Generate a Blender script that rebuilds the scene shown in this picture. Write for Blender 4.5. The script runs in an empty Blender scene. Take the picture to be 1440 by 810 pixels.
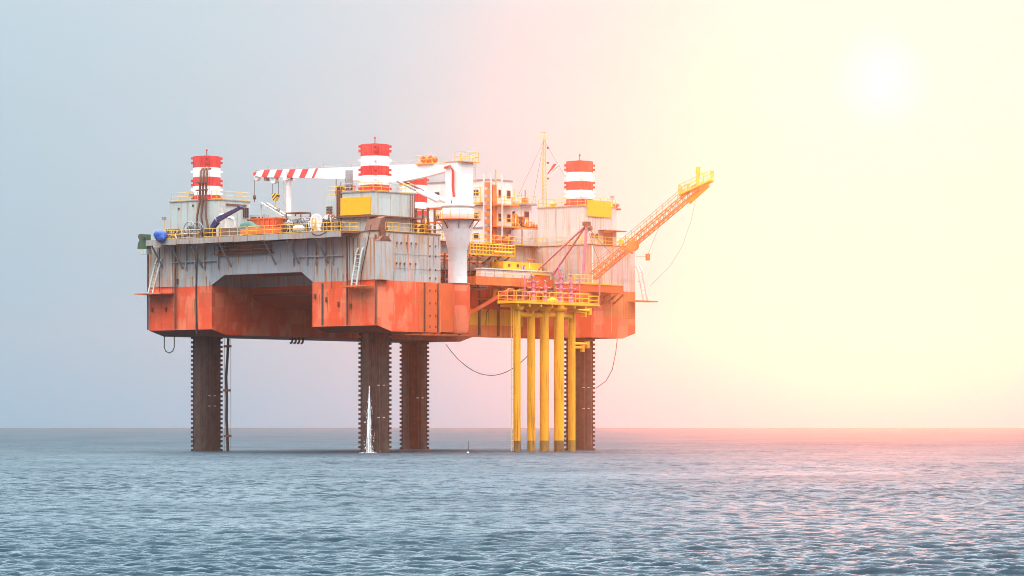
import bpy, math, random
import numpy as np
from mathutils import Vector
random.seed(7)
SC = bpy.context.scene
COL = SC.collection
R = math.radians

# ------------------------------------------------------------------ camera
F = 4677.0                                   # focal length in pixels of the 1440 px wide photograph
CAMPOS = Vector((-314.3, -286.7, 4.44))
PHI = math.atan2(.643, .766)                 # heading of the view, from +X
FW = Vector((math.cos(PHI), math.sin(PHI), 0))
RT = Vector((math.sin(PHI), -math.cos(PHI), 0))
cam = bpy.data.objects.new('camera', bpy.data.cameras.new('camera'))
COL.objects.link(cam)
cam.location = CAMPOS
cam.rotation_euler = (R(90), 0, PHI - R(90))
cam.data.sensor_width = 36.0
cam.data.lens = F / 1440 * 36.0
cam.data.shift_y = 183.0 / 1440
cam.data.clip_start = 1.0
cam.data.clip_end = 20000.0
SC.camera = cam

def at(px, py, x=None, y=None, z=None):
    """world point seen at photograph pixel (px,py) on the plane x=, y= or z=const"""
    d = FW + RT * ((px - 720) / F) + Vector((0, 0, 1)) * ((588.0 - py) / F)
    if x is not None: t = (x - CAMPOS.x) / d.x
    elif y is not None: t = (y - CAMPOS.y) / d.y
    else: t = (z - CAMPOS.z) / d.z
    return CAMPOS + d * t

# ------------------------------------------------------------------ sky, sun, exposure
SUN = (FW + RT * ((1240 - 720) / F) + Vector((0, 0, 1)) * ((588 - 110) / F)).normalized()
SUN_EL = math.asin(SUN.z)
SUN_AZ = math.atan2(SUN.x, SUN.y)
world = bpy.data.worlds.new('World')
SC.world = world
world.use_nodes = True
wn, wl = world.node_tree.nodes, world.node_tree.links
wn.clear()
def wnode(t, **k):
    n = wn.new(t)
    for a, b in k.items(): setattr(n, a, b)
    return n
w_out = wnode('ShaderNodeOutputWorld')
w_sky = wnode('ShaderNodeTexSky', sky_type='NISHITA', sun_disc=False)
w_sky.sun_elevation = SUN_EL; w_sky.sun_rotation = SUN_AZ
w_sky.air_density = 1.0; w_sky.dust_density = 3.0; w_sky.ozone_density = 1.0
w_bg1 = wnode('ShaderNodeBackground'); w_bg1.inputs[1].default_value = 0.004
wl.new(w_sky.outputs[0], w_bg1.inputs[0])
# thin overcast veil over the whole sky: paler with height, faint soft cloud
tc = wnode('ShaderNodeTexCoord')
sep = wnode('ShaderNodeSeparateXYZ'); wl.new(tc.outputs['Generated'], sep.inputs[0])
ab = wnode('ShaderNodeMath', operation='ABSOLUTE'); wl.new(sep.outputs[2], ab.inputs[0])
nz = wnode('ShaderNodeTexNoise'); nz.inputs['Scale'].default_value = 9.0; nz.inputs['Detail'].default_value = 3.0
mp = wnode('ShaderNodeMapping'); mp.inputs['Scale'].default_value = (1, 1, 4)
wl.new(tc.outputs['Generated'], mp.inputs[0]); wl.new(mp.outputs[0], nz.inputs[0])
ma = wnode('ShaderNodeMath', operation='MULTIPLY_ADD'); ma.inputs[1].default_value = 0.05; ma.inputs[2].default_value = -0.025
wl.new(nz.outputs[0], ma.inputs[0])
ad = wnode('ShaderNodeMath', operation='ADD'); wl.new(ab.outputs[0], ad.inputs[0]); wl.new(ma.outputs[0], ad.inputs[1])
cr = wnode('ShaderNodeValToRGB')
e = cr.color_ramp.elements
e[0].position = 0.0; e[0].color = (.29, .53, .70, 1)
e[1].position = 0.14; e[1].color = (.31, .42, .495, 1)
e2 = e.new(.6); e2.color = (.60, .605, .61, 1)
wl.new(ad.outputs[0], cr.inputs[0])
w_bg2 = wnode('ShaderNodeBackground'); w_bg2.inputs[1].default_value = 1.0
wl.new(cr.outputs[0], w_bg2.inputs[0])
# unseen overhead sky, brightened well beyond real overcast to light the hull faces
oe = wnode('ShaderNodeMath', operation='POWER'); oe.inputs[1].default_value = 1.7; wl.new(ab.outputs[0], oe.inputs[0])
ov = wnode('ShaderNodeMath', operation='MULTIPLY_ADD'); ov.inputs[1].default_value = 15.0; ov.inputs[2].default_value = 1.0
wl.new(oe.outputs[0], ov.inputs[0]); wl.new(ov.outputs[0], w_bg2.inputs[1])
# the sun's own soft disc seen through the veil
dp = wnode('ShaderNodeVectorMath', operation='DOT_PRODUCT'); dp.inputs[1].default_value = SUN
wl.new(tc.outputs['Generated'], dp.inputs[0])
sd = wnode('ShaderNodeMapRange', interpolation_type='LINEAR'); sd.inputs[1].default_value = math.cos(R(1.2)); sd.inputs[2].default_value = 1.0
sd.inputs[3].default_value = 0.0; sd.inputs[4].default_value = .6
wl.new(dp.outputs['Value'], sd.inputs[0])
sp_ = wnode('ShaderNodeMath', operation='POWER'); sp_.inputs[1].default_value = 3.0; wl.new(sd.outputs[0], sp_.inputs[0])
w_bg3 = wnode('ShaderNodeBackground'); w_bg3.inputs[0].default_value = (1, .95, .8, 1); wl.new(sp_.outputs[0], w_bg3.inputs[1])
w_add0 = wnode('ShaderNodeAddShader')
wl.new(w_bg2.outputs[0], w_add0.inputs[0]); wl.new(w_bg3.outputs[0], w_add0.inputs[1])
w_add = wnode('ShaderNodeAddShader')
wl.new(w_bg1.outputs[0], w_add.inputs[0]); wl.new(w_add0.outputs[0], w_add.inputs[1])
wl.new(w_add.outputs[0], w_out.inputs[0])

sun = bpy.data.objects.new('sun', bpy.data.lights.new('sun', 'SUN'))
COL.objects.link(sun)
sun.data.energy = 1.22
sun.data.angle = R(8)
sun.data.color = (1.0, .19, .035)
sun.rotation_euler = (-SUN).to_track_quat('-Z', 'Y').to_euler()

SC.view_settings.view_transform = 'Standard'
SC.view_settings.look = 'None'
SC.view_settings.exposure = 0.0
SC.view_settings.gamma = 1.0
SC.view_settings.use_curve_mapping = False
SC.cycles.use_denoising = True
SC.cycles.pixel_filter_type = 'BLACKMAN_HARRIS'
SC.cycles.filter_width = 1.0
SC.cycles.max_bounces = 5
SC.cycles.diffuse_bounces = 3
SC.cycles.glossy_bounces = 3
SC.cycles.volume_bounces = 0
SC.cycles.transparent_max_bounces = 6
SC.cycles.use_adaptive_sampling = True
SC.cycles.adaptive_threshold = 0.02
# ------------------------------------------------------------------ mesh helpers
ORG = {}
class MB:
    def __init__(s): s.v = []; s.f = []; s.sm = []
    def add(s, vs, fs, smooth=False):
        o = len(s.v); s.v += [tuple(p) for p in vs]
        for f in fs: s.f.append([i + o for i in f]); s.sm.append(smooth)
        return s
    def box(s, x0, x1, y0, y1, z0, z1):
        vs = [(x, y, z) for z in (z0, z1) for y in (y0, y1) for x in (x0, x1)]
        return s.add(vs, [(0,2,3,1),(4,5,7,6),(0,1,5,4),(2,6,7,3),(0,4,6,2),(1,3,7,5)])
    def prism(s, poly, axis, a, b):
        """extrude a 2D polygon along axis: 'x' -> (y,z), 'y' -> (x,z), 'z' -> (x,y)"""
        def P(p, t):
            return {'x': (t, p[0], p[1]), 'y': (p[0], t, p[1]), 'z': (p[0], p[1], t)}[axis]
        n = len(poly)
        vs = [P(p, a) for p in poly] + [P(p, b) for p in poly]
        fs = [list(range(n))[::-1], list(range(n, 2*n))] + [(i, (i+1) % n, n+(i+1) % n, n+i) for i in range(n)]
        return s.add(vs, fs)
    def tube(s, p, q, r, n=8, r2=None, cap=True, smooth=True):
        p, q = Vector(p), Vector(q); r2 = r if r2 is None else r2
        d = (q - p).normalized()
        a = d.orthogonal().normalized() if abs(d.z) < .99 else Vector((1, 0, 0))
        if abs(d.z) < .99: a = d.cross(Vector((0, 0, 1))).normalized()
        b = d.cross(a).normalized()
        vs = []
        for c, rr in ((p, r), (q, r2)):
            for i in range(n):
                t = 2*math.pi*(i + .5)/n
                vs.append(c + (a*math.cos(t) + b*math.sin(t))*rr)
        s.add(vs, [(i, (i+1) % n, n+(i+1) % n, n+i) for i in range(n)], smooth)
        if cap: s.add(vs, [list(range(n))[::-1], list(range(n, 2*n))])
        return s
    def bar(s, p, q, w, h=None):
        return s.tube(p, q, w*.7071, 4, smooth=False)
    def path(s, pts, r, n=6):
        pts = [Vector(p) for p in pts]; k = len(pts); vs = []
        for i, p in enumerate(pts):
            d = (pts[min(i+1, k-1)] - pts[max(i-1, 0)]).normalized()
            a = d.cross(Vector((.13, .21, .97))).normalized(); b = d.cross(a).normalized()
            for j in range(n):
                t = 2*math.pi*j/n; vs.append(p + (a*math.cos(t) + b*math.sin(t))*r)
        fs = [(i*n+j, i*n+(j+1) % n, (i+1)*n+(j+1) % n, (i+1)*n+j) for i in range(k-1) for j in range(n)]
        s.add(vs, fs, True)
        return s.add(vs, [list(range(n))[::-1], list(range((k-1)*n, k*n))])
    def lathe(s, c, prof, n=20, axis='z', smooth=True):
        c = Vector(c); vs = []
        for r, h in prof:
            for i in range(n):
                t = 2*math.pi*i/n; u, w = r*math.cos(t), r*math.sin(t)
                vs.append(c + Vector({'z': (u, w, h), 'x': (h, u, w), 'y': (w, h, u)}[axis]))
        k = len(prof)
        s.add(vs, [(j*n+i, j*n+(i+1) % n, (j+1)*n+(i+1) % n, (j+1)*n+i) for j in range(k-1) for i in range(n)], smooth)
        return s.add(vs, [list(range(n))[::-1], list(range((k-1)*n, k*n))])
    def build(s, name, mat, parent=None, base=None):
        org = ORG[parent.as_pointer()] if parent is not None else (Vector(base) if base is not None else Vector((0, 0, 0)))
        me = bpy.data.meshes.new(name)
        me.from_pydata([(a-org.x, b-org.y, c-org.z) for a, b, c in s.v], [], s.f)
        me.polygons.foreach_set('use_smooth', s.sm)
        me.materials.append(mat)
        me.update()
        o = bpy.data.objects.new(name, me); COL.objects.link(o)
        if parent is not None: o.parent = parent
        else: o.location = org
        ORG[o.as_pointer()] = org
        return o
def tag(o, label, cat, group=None):
    o['label'] = label; o['category'] = cat; o['kind'] = 'thing'
    if group: o['group'] = group
    return o
def thing(name, label, cat, loc, group=None):
    o = bpy.data.objects.new(name, None); COL.objects.link(o)
    o.location = loc; ORG[o.as_pointer()] = Vector(loc)
    return tag(o, label, cat, group)

# ------------------------------------------------------------------ materials
MATS = {}
def new_mat(name):
    m = bpy.data.materials.new(name); m.use_nodes = True
    n, l = m.node_tree.nodes, m.node_tree.links
    return m, n, l, n['Principled BSDF']
def noise(n, l, src, scale, detail=4, vec=(1, 1, 1), rough=.55):
    mp = n.new('ShaderNodeMapping'); mp.inputs['Scale'].default_value = vec
    l.new(src, mp.inputs[0])
    t = n.new('ShaderNodeTexNoise'); t.inputs['Scale'].default_value = scale
    t.inputs['Detail'].default_value = detail; t.inputs['Roughness'].default_value = rough
    l.new(mp.outputs[0], t.inputs[0]); return t.outputs[0]
def ramp(n, l, src, a, b):
    r = n.new('ShaderNodeMapRange'); r.inputs[1].default_value = a; r.inputs[2].default_value = b
    r.clamp = True; l.new(src, r.inputs[0]); return r.outputs[0]
def mixc(n, l, fac, a, b, mode='MIX'):
    m = n.new('ShaderNodeMix'); m.data_type = 'RGBA'; m.blend_type = mode
    if isinstance(fac, (int, float)): m.inputs[0].default_value = fac
    else: l.new(fac, m.inputs[0])
    for i, c in ((6, a), (7, b)):
        if isinstance(c, tuple): m.inputs[i].default_value = (*c, 1)
        else: l.new(c, m.inputs[i])
    return m.outputs[2]
RUST = (.16, .055, .02)
def paint(name, col, col2=None, streak=.45, patch=.4, rust=RUST, rough=.6, seams=True, k2=(.48, .62), s2=.35):
    """weathered paint: plate-to-plate tint, faded patches, vertical rust runs, chips"""
    if name in MATS: return MATS[name]
    m, n, l, b = new_mat(name)
    g = n.new('ShaderNodeNewGeometry').outputs['Position']
    c = col
    if col2:
        c = mixc(n, l, ramp(n, l, noise(n, l, g, s2, 5, (1, 1, .55)), *k2), c, col2)
    # plate tint
    sn = n.new('ShaderNodeVectorMath'); sn.operation = 'SNAP'; sn.inputs[1].default_value = (2.4, 2.4, 1.9)
    l.new(g, sn.inputs[0])
    wn_ = n.new('ShaderNodeTexWhiteNoise'); l.new(sn.outputs[0], wn_.inputs[0])
    c = mixc(n, l, ramp(n, l, wn_.outputs[0], -.3, 1.3), c, tuple(x*.80 for x in col), 'MIX') if seams else c
    c = mixc(n, l, ramp(n, l, noise(n, l, g, 1.3, 6), .30, .75), c, mixc(n, l, .14, c, (.30, .24, .19)))
    if streak:
        st = noise(n, l, g, 1.0, 5, (2.6, 2.6, .16), .65)
        c = mixc(n, l, ramp(n, l, st, .70 - streak*.30, .84 - streak*.18), c, rust)
    if patch:
        pt = noise(n, l, g, 2.2, 8, (1, 1, 1), .7)
        c = mixc(n, l, ramp(n, l, pt, .74 - patch*.20, .80 - patch*.16), c, tuple(x*.6 for x in rust))
    l.new(c, b.inputs['Base Color'])
    b.inputs['Roughness'].default_value = rough
    b.inputs['Specular IOR Level'].default_value = .3
    bp = n.new('ShaderNodeBump'); bp.inputs['Strength'].default_value = .35; bp.inputs['Distance'].default_value = .06
    l.new(noise(n, l, g, .9, 5), bp.inputs['Height']); l.new(bp.outputs[0], b.inputs['Normal'])
    MATS[name] = m; return m
def plain(name, col, rough=.5, metal=0., var=.25):
    if name in MATS: return MATS[name]
    m, n, l, b = new_mat(name)
    g = n.new('ShaderNodeNewGeometry').outputs['Position']
    c = mixc(n, l, ramp(n, l, noise(n, l, g, 1.7, 6), .3, .75), col, tuple(x*(1-var) for x in col))
    l.new(c, b.inputs['Base Color']); b.inputs['Roughness'].default_value = rough
    b.inputs['Metallic'].default_value = metal; b.inputs['Specular IOR Level'].default_value = .3
    MATS[name] = m; return m
M_GREY = paint('grey_hull_paint', (.36, .385, .40), (.43, .43, .41), streak=.85, patch=.45, rust=(.40, .17, .035))
M_FASCIA = paint('fascia_paint', (.31, .335, .365), (.35, .355, .37), streak=.62, patch=.4, rust=(.30, .12, .03))
M_EDGE = paint('deck_edge_paint', (.27, .29, .30), (.34, .33, .31), streak=.8, patch=.5, rust=(.34, .15, .05))
M_PALE = paint('pale_grey_paint', (.40, .475, .465), (.46, .48, .44), streak=.6, patch=.3, rust=(.38, .18, .05))
M_RED = paint('red_hull_paint', (.80, .070, .010), (.84, .20, .095), streak=.42, patch=.3, rust=(.40, .08, .012), k2=(.46, .52))
M_REDIN = paint('red_inner_paint', (.70, .045, .007), (.74, .06, .01), streak=.2, patch=.15, rust=(.20, .03, .01))
M_UNDER = paint('underside_dark_red', (.30, .06, .04), (.26, .07, .06), streak=0, patch=.3)
M_LEG = paint('rusty_leg_steel', (.022, .011, .009), (.036, .017, .012), streak=.5, patch=.3, rust=(.07, .045, .03), k2=(.4, .7), s2=.5)
M_LRED = paint('leg_red_paint', (.64, .022, .02), (.70, .04, .035), streak=.25, patch=.1, rust=(.3, .05, .03))
M_LWHITE = paint('leg_white_paint', (.80, .80, .79), (.75, .74, .72), streak=.3, patch=.12, rust=(.45, .32, .18))
M_YEL = paint('yellow_paint', (.84, .38, .002), (.80, .32, .002), streak=.2, patch=.15, rust=(.25, .08, .01), seams=False)
M_YELW = paint('worn_yellow_paint', (.84, .42, .01), (.72, .20, .02), streak=.5, patch=.5, rust=(.22, .06, .01))
M_PILE = paint('yellow_pile_paint', (.85, .37, .0), (.80, .31, .0), streak=.6, patch=.35, rust=(.24, .09, .015))
M_RAIL = plain('railing_yellow', (.74, .40, .01), .5)
M_WHITE = paint('white_paint', (.66, .64, .61), (.60, .57, .54), streak=.4, patch=.1, rust=(.45, .28, .16))
M_CRANE = paint('crane_white_paint', (.80, .78, .77), (.74, .72, .70), streak=.25, patch=.05, rust=(.5, .35, .25))
M_RUST = paint('rusted_steel', (.14, .045, .02), (.08, .03, .016), streak=.4, patch=.4)
M_DARK = plain('dark_steel', (.05, .045, .045), .6)
M_BLACK = plain('black_rubber', (.02, .02, .02), .7)
M_STEEL = plain('bare_grey_steel', (.25, .255, .26), .5, .2)
M_BLUE = plain('blue_tarpaulin', (.006, .07, .34), .5)
M_NAVY = plain('navy_paint', (.015, .02, .09), .5)
M_GREENP = paint('green_paint', (.012, .075, .03), (.02, .09, .045), streak=.3, patch=.3)
M_TEAL = plain('green_tarpaulin', (.015, .10, .09), .6)
M_ORANGE = paint('orange_paint', (.66, .09, .012), (.58, .07, .012), streak=.2, patch=.2)
M_PINK = plain('magenta_valve_paint', (.46, .15, .22), .5)
M_PURP = plain('mauve_strut_paint', (.42, .14, .20), .5)
M_GLASS = plain('window_glass', (.03, .035, .04), .1)
M_OREC = paint('orange_recess_paint', (.68, .13, .025), (.74, .24, .05), streak=.5, patch=.4, rust=(.26, .05, .01))
# ------------------------------------------------------------------ water
AMP = 1.05
def make_water():
    rng = np.random.default_rng(3)
    # fan of rows over the sea in front of the viewer; rows spread out with distance
    t = np.concatenate([np.linspace(-150, 70, 10), np.geomspace(82, 620, 1560), np.geomspace(626, 1500, 120)])
    s = np.concatenate([[-3, -2.2, -1.6, -1.2], np.linspace(-1, 1, 700), [1.2, 1.6, 2.2, 3]])
    nc = len(s)
    T = t[:, None] + 0*s[None, :]
    half = 22 + .2*np.maximum(t, 0)
    S = s[None, :] * half[:, None]
    X = CAMPOS.x + FW.x*T + RT.x*S; Y = CAMPOS.y + FW.y*T + RT.y*S
    Z = np.zeros_like(X)
    wind = R(214)
    N = 90
    sp = np.maximum(np.gradient(t), (half[:]*2/700))[:, None]
    for i in range(N):
        lam = .30 * (7 / .30) ** (i / (N - 1)) * rng.uniform(.85, 1.15)
        k = 2*math.pi / lam
        th = wind + rng.normal(0, .33)
        A = .0135 * lam ** .9 * (1 if lam < .9 else (.9/lam)**1.3)
        att = np.clip(lam / (2.4*sp) - .3, 0, 1)
        ph = k*(math.cos(th)*X + math.sin(th)*Y) + rng.uniform(0, 6.28)
        Z += A*att*(np.sin(ph) + .25*np.cos(2*ph))
    # gusts: patches of livelier and calmer water
    Z *= (.85 + .3*np.sin(X*.017+Y*.031+1.2)*np.sin(X*.043-Y*.021))*AMP
    nr = len(t)
    co = np.stack([X, Y, Z], -1).reshape(-1, 3)
    idx = np.arange(nr*nc).reshape(nr, nc)
    q = np.stack([idx[:-1, :-1], idx[:-1, 1:], idx[1:, 1:], idx[1:, :-1]], -1).reshape(-1, 4)
    me = bpy.data.meshes.new('water')
    me.vertices.add(len(co)); me.vertices.foreach_set('co', co.astype(np.float32).ravel())
    me.loops.add(q.size); me.loops.foreach_set('vertex_index', q.astype(np.int32).ravel())
    me.polygons.add(len(q)); me.polygons.foreach_set('loop_start', np.arange(0, q.size, 4, dtype=np.int32))
    me.polygons.foreach_set('loop_total', np.full(len(q), 4, dtype=np.int32))
    me.polygons.foreach_set('use_smooth', np.ones(len(q), dtype=bool))
    # ripples too fine for the mesh turn into roughness
    at_ = me.attributes.new('unresolved', 'FLOAT', 'POINT')
    at_.data.foreach_set('value', (np.clip((T - 110)/440, 0, 1)**.7).astype(np.float32).ravel())
    me.update()
    m, n, l, b = new_mat('sea_water')
    g = n.new('ShaderNodeNewGeometry').outputs['Position']
    n.remove(b)
    out = n['Material Output']
    bp = n.new('ShaderNodeBump'); bp.inputs['Strength'].default_value = 1.0; bp.inputs['Distance'].default_value = .10
    l.new(noise(n, l, g, 1.1, 6, (1, 1, 1), .6), bp.inputs['Height'])
    df = n.new('ShaderNodeBsdfDiffuse'); df.inputs[0].default_value = (.002, .017, .028, 1)
    gl = n.new('ShaderNodeBsdfGlossy'); gl.inputs['Roughness'].default_value = .2; gl.inputs[0].default_value = (.80, .93, 1, 1)
    an = n.new('ShaderNodeAttribute'); an.attribute_name = 'unresolved'
    rr_ = n.new('ShaderNodeMapRange'); rr_.inputs[3].default_value = .36; rr_.inputs[4].default_value = .46
    l.new(an.outputs['Fac'], rr_.inputs[0]); l.new(rr_.outputs[0], gl.inputs['Roughness'])
    fr = n.new('ShaderNodeFresnel'); fr.inputs[0].default_value = 1.22
    mu = n.new('ShaderNodeMath'); mu.operation = 'MULTIPLY'; mu.inputs[1].default_value = .40
    # and lower the mean reflectance: the facets one sees lean towards the viewer
    mf = n.new('ShaderNodeMapRange'); mf.inputs[3].default_value = .31; mf.inputs[4].default_value = .11
    l.new(an.outputs['Fac'], mf.inputs[0])
    wp_ = n.new('ShaderNodeMapRange'); wp_.inputs[1].default_value = .3; wp_.inputs[2].default_value = .7; wp_.inputs[3].default_value = .72; wp_.inputs[4].default_value = 1.28
    l.new(noise(n, l, g, .05, 5, (1, 1, 1), .6), wp_.inputs[0])          # wind patches
    mw = n.new('ShaderNodeMath'); mw.operation = 'MULTIPLY'; l.new(mf.outputs[0], mw.inputs[0]); l.new(wp_.outputs[0], mw.inputs[1])
    l.new(mw.outputs[0], mu.inputs[1])
    mx = n.new('ShaderNodeMixShader')
    for q_ in (gl, fr): l.new(bp.outputs[0], q_.inputs['Normal'])
    l.new(fr.outputs[0], mu.inputs[0]); mn = n.new('ShaderNodeMath'); mn.operation = 'MINIMUM'; mn.inputs[1].default_value = .45
    l.new(mu.outputs[0], mn.inputs[0]); l.new(mn.outputs[0], mx.inputs[0])
    l.new(df.outputs[0], mx.inputs[1]); l.new(gl.outputs[0], mx.inputs[2]); l.new(mx.outputs[0], out.inputs[0])
    me.materials.append(m)
    o = bpy.data.objects.new('water', me); COL.objects.link(o)
    o['kind'] = 'structure'; o['label'] = 'rippled blue grey sea reaching the horizon'
make_water()
# ------------------------------------------------------------------ main dimensions (metres; z = 0 is the sea)
LEG_B, LEG_A, LEG_D, LEG_C = (0, 0), (0, 30.4), (41.7, 0), (41.7, 30.4)
XL, XF, YR, YB = -5.45, 47.2, -5.4, 35.8      # outer faces of the hull
ZB, ZC, ZR, ZD = 15.4, 16.1, 21.8, 28.0       # keel, chamfer top, top of the red paint, deck
SLOT0, SLOT1 = 5.83, 24.0                     # slot in the long side
RX0, RX1, RY = 13.0, 37.5, 5.0                # recess in the short side

# ------------------------------------------------------------------ hull
hull = thing('offshore_platform', 'rusty orange and grey offshore platform standing in the sea on four rack legs', 'platform', (20.9, 15.2, 0))
def xprof(x0, x1, z0, z1, c0, c1):
    p = []
    p += [(x0 + 2.6, z0), ] if c0 else [(x0, z0)]
    p += [(x1 - 2.6, z0), (x1, z0 + .7)] if c1 else [(x1, z0)]
    p += [(x1, z1), (x0, z1)]
    if c0: p += [(x0, z0 + .7)]
    return p
def block(x0, x1, y0, y1, c0, c1, name='corner_block'):
    m = MB(); m.prism(xprof(x0, x1, ZB, ZR, c0, c1), 'y', y0, y1)
    b = m.build(name, M_RED, hull)
    m = MB(); m.box(x0 + .02, x1 - .02, y0 + .02, y1 - .02, ZR + .003, ZD - .12)
    m.build('upper_plating', M_GREY, b)
    return b
bB = block(XL, 6.6, YR, SLOT0, True, False)
bA = block(XL, XF, SLOT1, YB, True, True)
bD = block(RX1, XF, YR, SLOT0, False, True)
# middle body behind the slot and the recess
m = MB(); m.prism([(2.1, 20.5), (5.5, 19.2), (XF, 19.2), (XF, ZR), (2.1, ZR)], 'y', SLOT0 - 1, SLOT1 + .5)
mid = m.build('middle_body', M_REDIN, hull)
m = MB(); m.box(2.15, XF - .1, SLOT0 - .9, SLOT1 + .4, ZR + .003, ZD - .15); m.build('upper_plating', M_GREY, mid)
m = MB(); m.box(6.5, RX1 + .1, RY, SLOT0 + .5, ZB, ZR); rec = m.build('recess_wall', M_OREC, hull)
m = MB(); m.box(6.5, RX1 + .1, RY, SLOT0 + .5, ZR + .003, ZD - .14); m.build('upper_plating', M_OREC, rec)
# darker red sheets over the flat bottoms and sloped chamfers
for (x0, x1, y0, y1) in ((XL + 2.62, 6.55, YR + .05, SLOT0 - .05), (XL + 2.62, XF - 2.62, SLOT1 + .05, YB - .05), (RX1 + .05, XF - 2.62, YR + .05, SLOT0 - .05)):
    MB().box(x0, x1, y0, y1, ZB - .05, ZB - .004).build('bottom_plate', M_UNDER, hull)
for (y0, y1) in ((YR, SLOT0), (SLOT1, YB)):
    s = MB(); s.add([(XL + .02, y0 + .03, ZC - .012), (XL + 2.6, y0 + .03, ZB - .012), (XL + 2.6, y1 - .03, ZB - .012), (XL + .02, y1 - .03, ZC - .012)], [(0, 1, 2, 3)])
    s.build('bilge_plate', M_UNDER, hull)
# ledge and stiffeners inside the slot
s = MB(); s.box(1.75, 2.1, SLOT0 + .1, SLOT1 - .6, 20.62, 20.82); s.build('slot_ledge', M_RUST, hull)
# grey fascia across the slot with cut corners
fz0 = 23.15
m = MB(); m.prism([(SLOT0 - .4, ZR + .0), (SLOT0 + .2, ZR + .2), (SLOT0 + 1.9, fz0), (SLOT1 - 2.4, fz0), (SLOT1 - .2, ZR + .2), (SLOT1 + .4, ZR), (SLOT1 + .4, ZD - .8), (SLOT0 - .4, ZD - .8)], 'x', XL - .03, XL + .45)
fascia = m.build('slot_fascia', M_FASCIA, hull)
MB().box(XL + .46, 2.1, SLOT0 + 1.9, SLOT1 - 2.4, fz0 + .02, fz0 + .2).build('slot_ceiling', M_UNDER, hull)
# deck: main plates and the walkway hung outside the long side
MB().box(XL - .05, XF + .05, SLOT1 - .3, YB + .05, ZD - .12, ZD).build('deck_plate', M_RUST, hull)
MB().box(XL - .05, 6.65, YR - .06, SLOT0 + .3, ZD - .12, ZD - .002).build('deck_plate', M_RUST, hull)
MB().box(RX1 - .05, XF + .05, YR - .06, SLOT0 + .3, ZD - .12, ZD - .002).build('deck_plate', M_RUST, hull)
MB().box(XL - .05, XF, SLOT0 + .31, SLOT1 - .31, ZD - .12, ZD - .004).build('deck_plate', M_RUST, hull)
MB().box(6.7, RX1 - .06, RY - 1.2, SLOT0 + .3, ZD - .12, ZD - .004).build('deck_plate', M_RUST, hull)
WX = -8.0
poly = [(WX, 33.7), (WX, -1.6)] + [(WX + 1.0 - math.cos(a)*1.0, -1.6 - math.sin(a)*.9) for a in (R(30), R(60), R(90))] + [(XL - .06, -2.5), (XL - .06, 33.7)]
walk = MB().prism(poly, 'z', ZD - .3, ZD).build('walkway_slab', M_RUST, hull)
# deck edge: separate plates along the walkway
ys = [33.7, 30.6, 27.9, 25.4, 22.7, 20.1, 17.4, 14.8, 11.9, 9.3, 6.4, 3.6, 1.0, -1.6]
for a, b in zip(ys[:-1], ys[1:]):
    MB().box(WX - .08, WX + .06, b + .03, a - .03, ZD - .74 + random.uniform(-.03, .03), ZD - .02).build('edge_plate', M_EDGE, hull)
# brackets under the walkway
for y in (33.0, 29.4, 25.7, 20.4, 12.3, 8.2, 3.1):
    MB().bar((WX + .2, y, ZD - .55), (XL - .05, y - .05, ZD - 3.8), .17).build('diagonal_brace', M_STEEL, hull)
for y in (28.6, 26.9, 25.2, 22.6, 9.0, 6.6, 5.1, 3.4, 2.1):
    m = MB(); m.prism([(XL - .32, ZD - .3), (XL - .32, 24.3), (XL - .02, 23.8), (XL - .02, ZD - .3)], 'y', y - .07, y + .07)
    m.build('stiffener', M_FASCIA, hull)
for a, b in ((31.4, 22.7), (9.0, .3)):
    MB().box(XL - .36, XL - .2, b, a, 25.0, 25.13).build('stringer', M_FASCIA, hull)
# pocket of the gallery under the walkway, rusty, with rails and a floor
m = MB(); m.box(XL - .62, XL - .035, 12.6, 23.0, 25.75, 25.9); gal = m.build('gallery_floor', M_RUST, hull)
m = MB(); m.box(XL - .12, XL - .034, 12.9, 22.7, 25.92, ZD - .3); m.build('gallery_back', M_RUST, gal)
for z in (26.35, 26.85):
    MB().tube((XL - .58, 12.6, z), (XL - .58, 23.0, z), .05, 6).build('rail', M_STEEL, gal)
for y in (22.9, 20.9, 18.6, 16.0, 13.6):
    MB().tube((XL - .58, y, 25.9), (XL - .58, y, 26.9), .05, 6).build('post', M_RUST, gal)
for y in (22.3, 21.6, 21.0):
    MB().tube((XL - .3, y, 25.9), (XL - .3, y, ZD - .4), .11, 8).build('pipe', M_RUST, gal)
# leg columns: plating proud of the faces, with seams and corner posts
for (y0, y1) in ((YR - .06, -.35), (30.4, YB + .06)):
    m = MB(); m.box(XL - .22, XL - .003, y0, y1, ZR + .05, ZD - .8); m.build('column_plating', M_GREY, hull)
    for y in (y0 + .12, y1 - .12):
        MB().tube((XL - .28, y, ZC + .1), (XL - .28, y, ZD - .5), .13, 8).build('corner_pipe', M_RUST, hull)
for y, r in ((31.0, .05), (33.6, .05), (-.9, .05), (-1.5, .05), (2.2, .05), (-2.3, .06)):
    MB().tube((XL - .26, y, ZR - 1), (XL - .26, y, ZD - .9), r, 6).build('drain_pipe', M_RUST, hull)
# cover trunk at the near corner with a rusty pitched cap
m = MB(); m.box(-5.95, -3.7, YR - .75, YR - .003, ZR + .02, 26.7); tr = m.build('cable_trunk', M_GREY, hull)
m = MB(); m.prism([(-6.0, 26.7), (-3.65, 26.7), (-4.4, 27.3), (-5.3, 27.3)], 'y', YR - .8, YR - .004); m.build('cap', M_RUST, tr)
MB().box(-5.15, -4.55, YR - .6, YR - .1, 27.3, 28.2).build('stub_pipe', M_RUST, tr)
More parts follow.
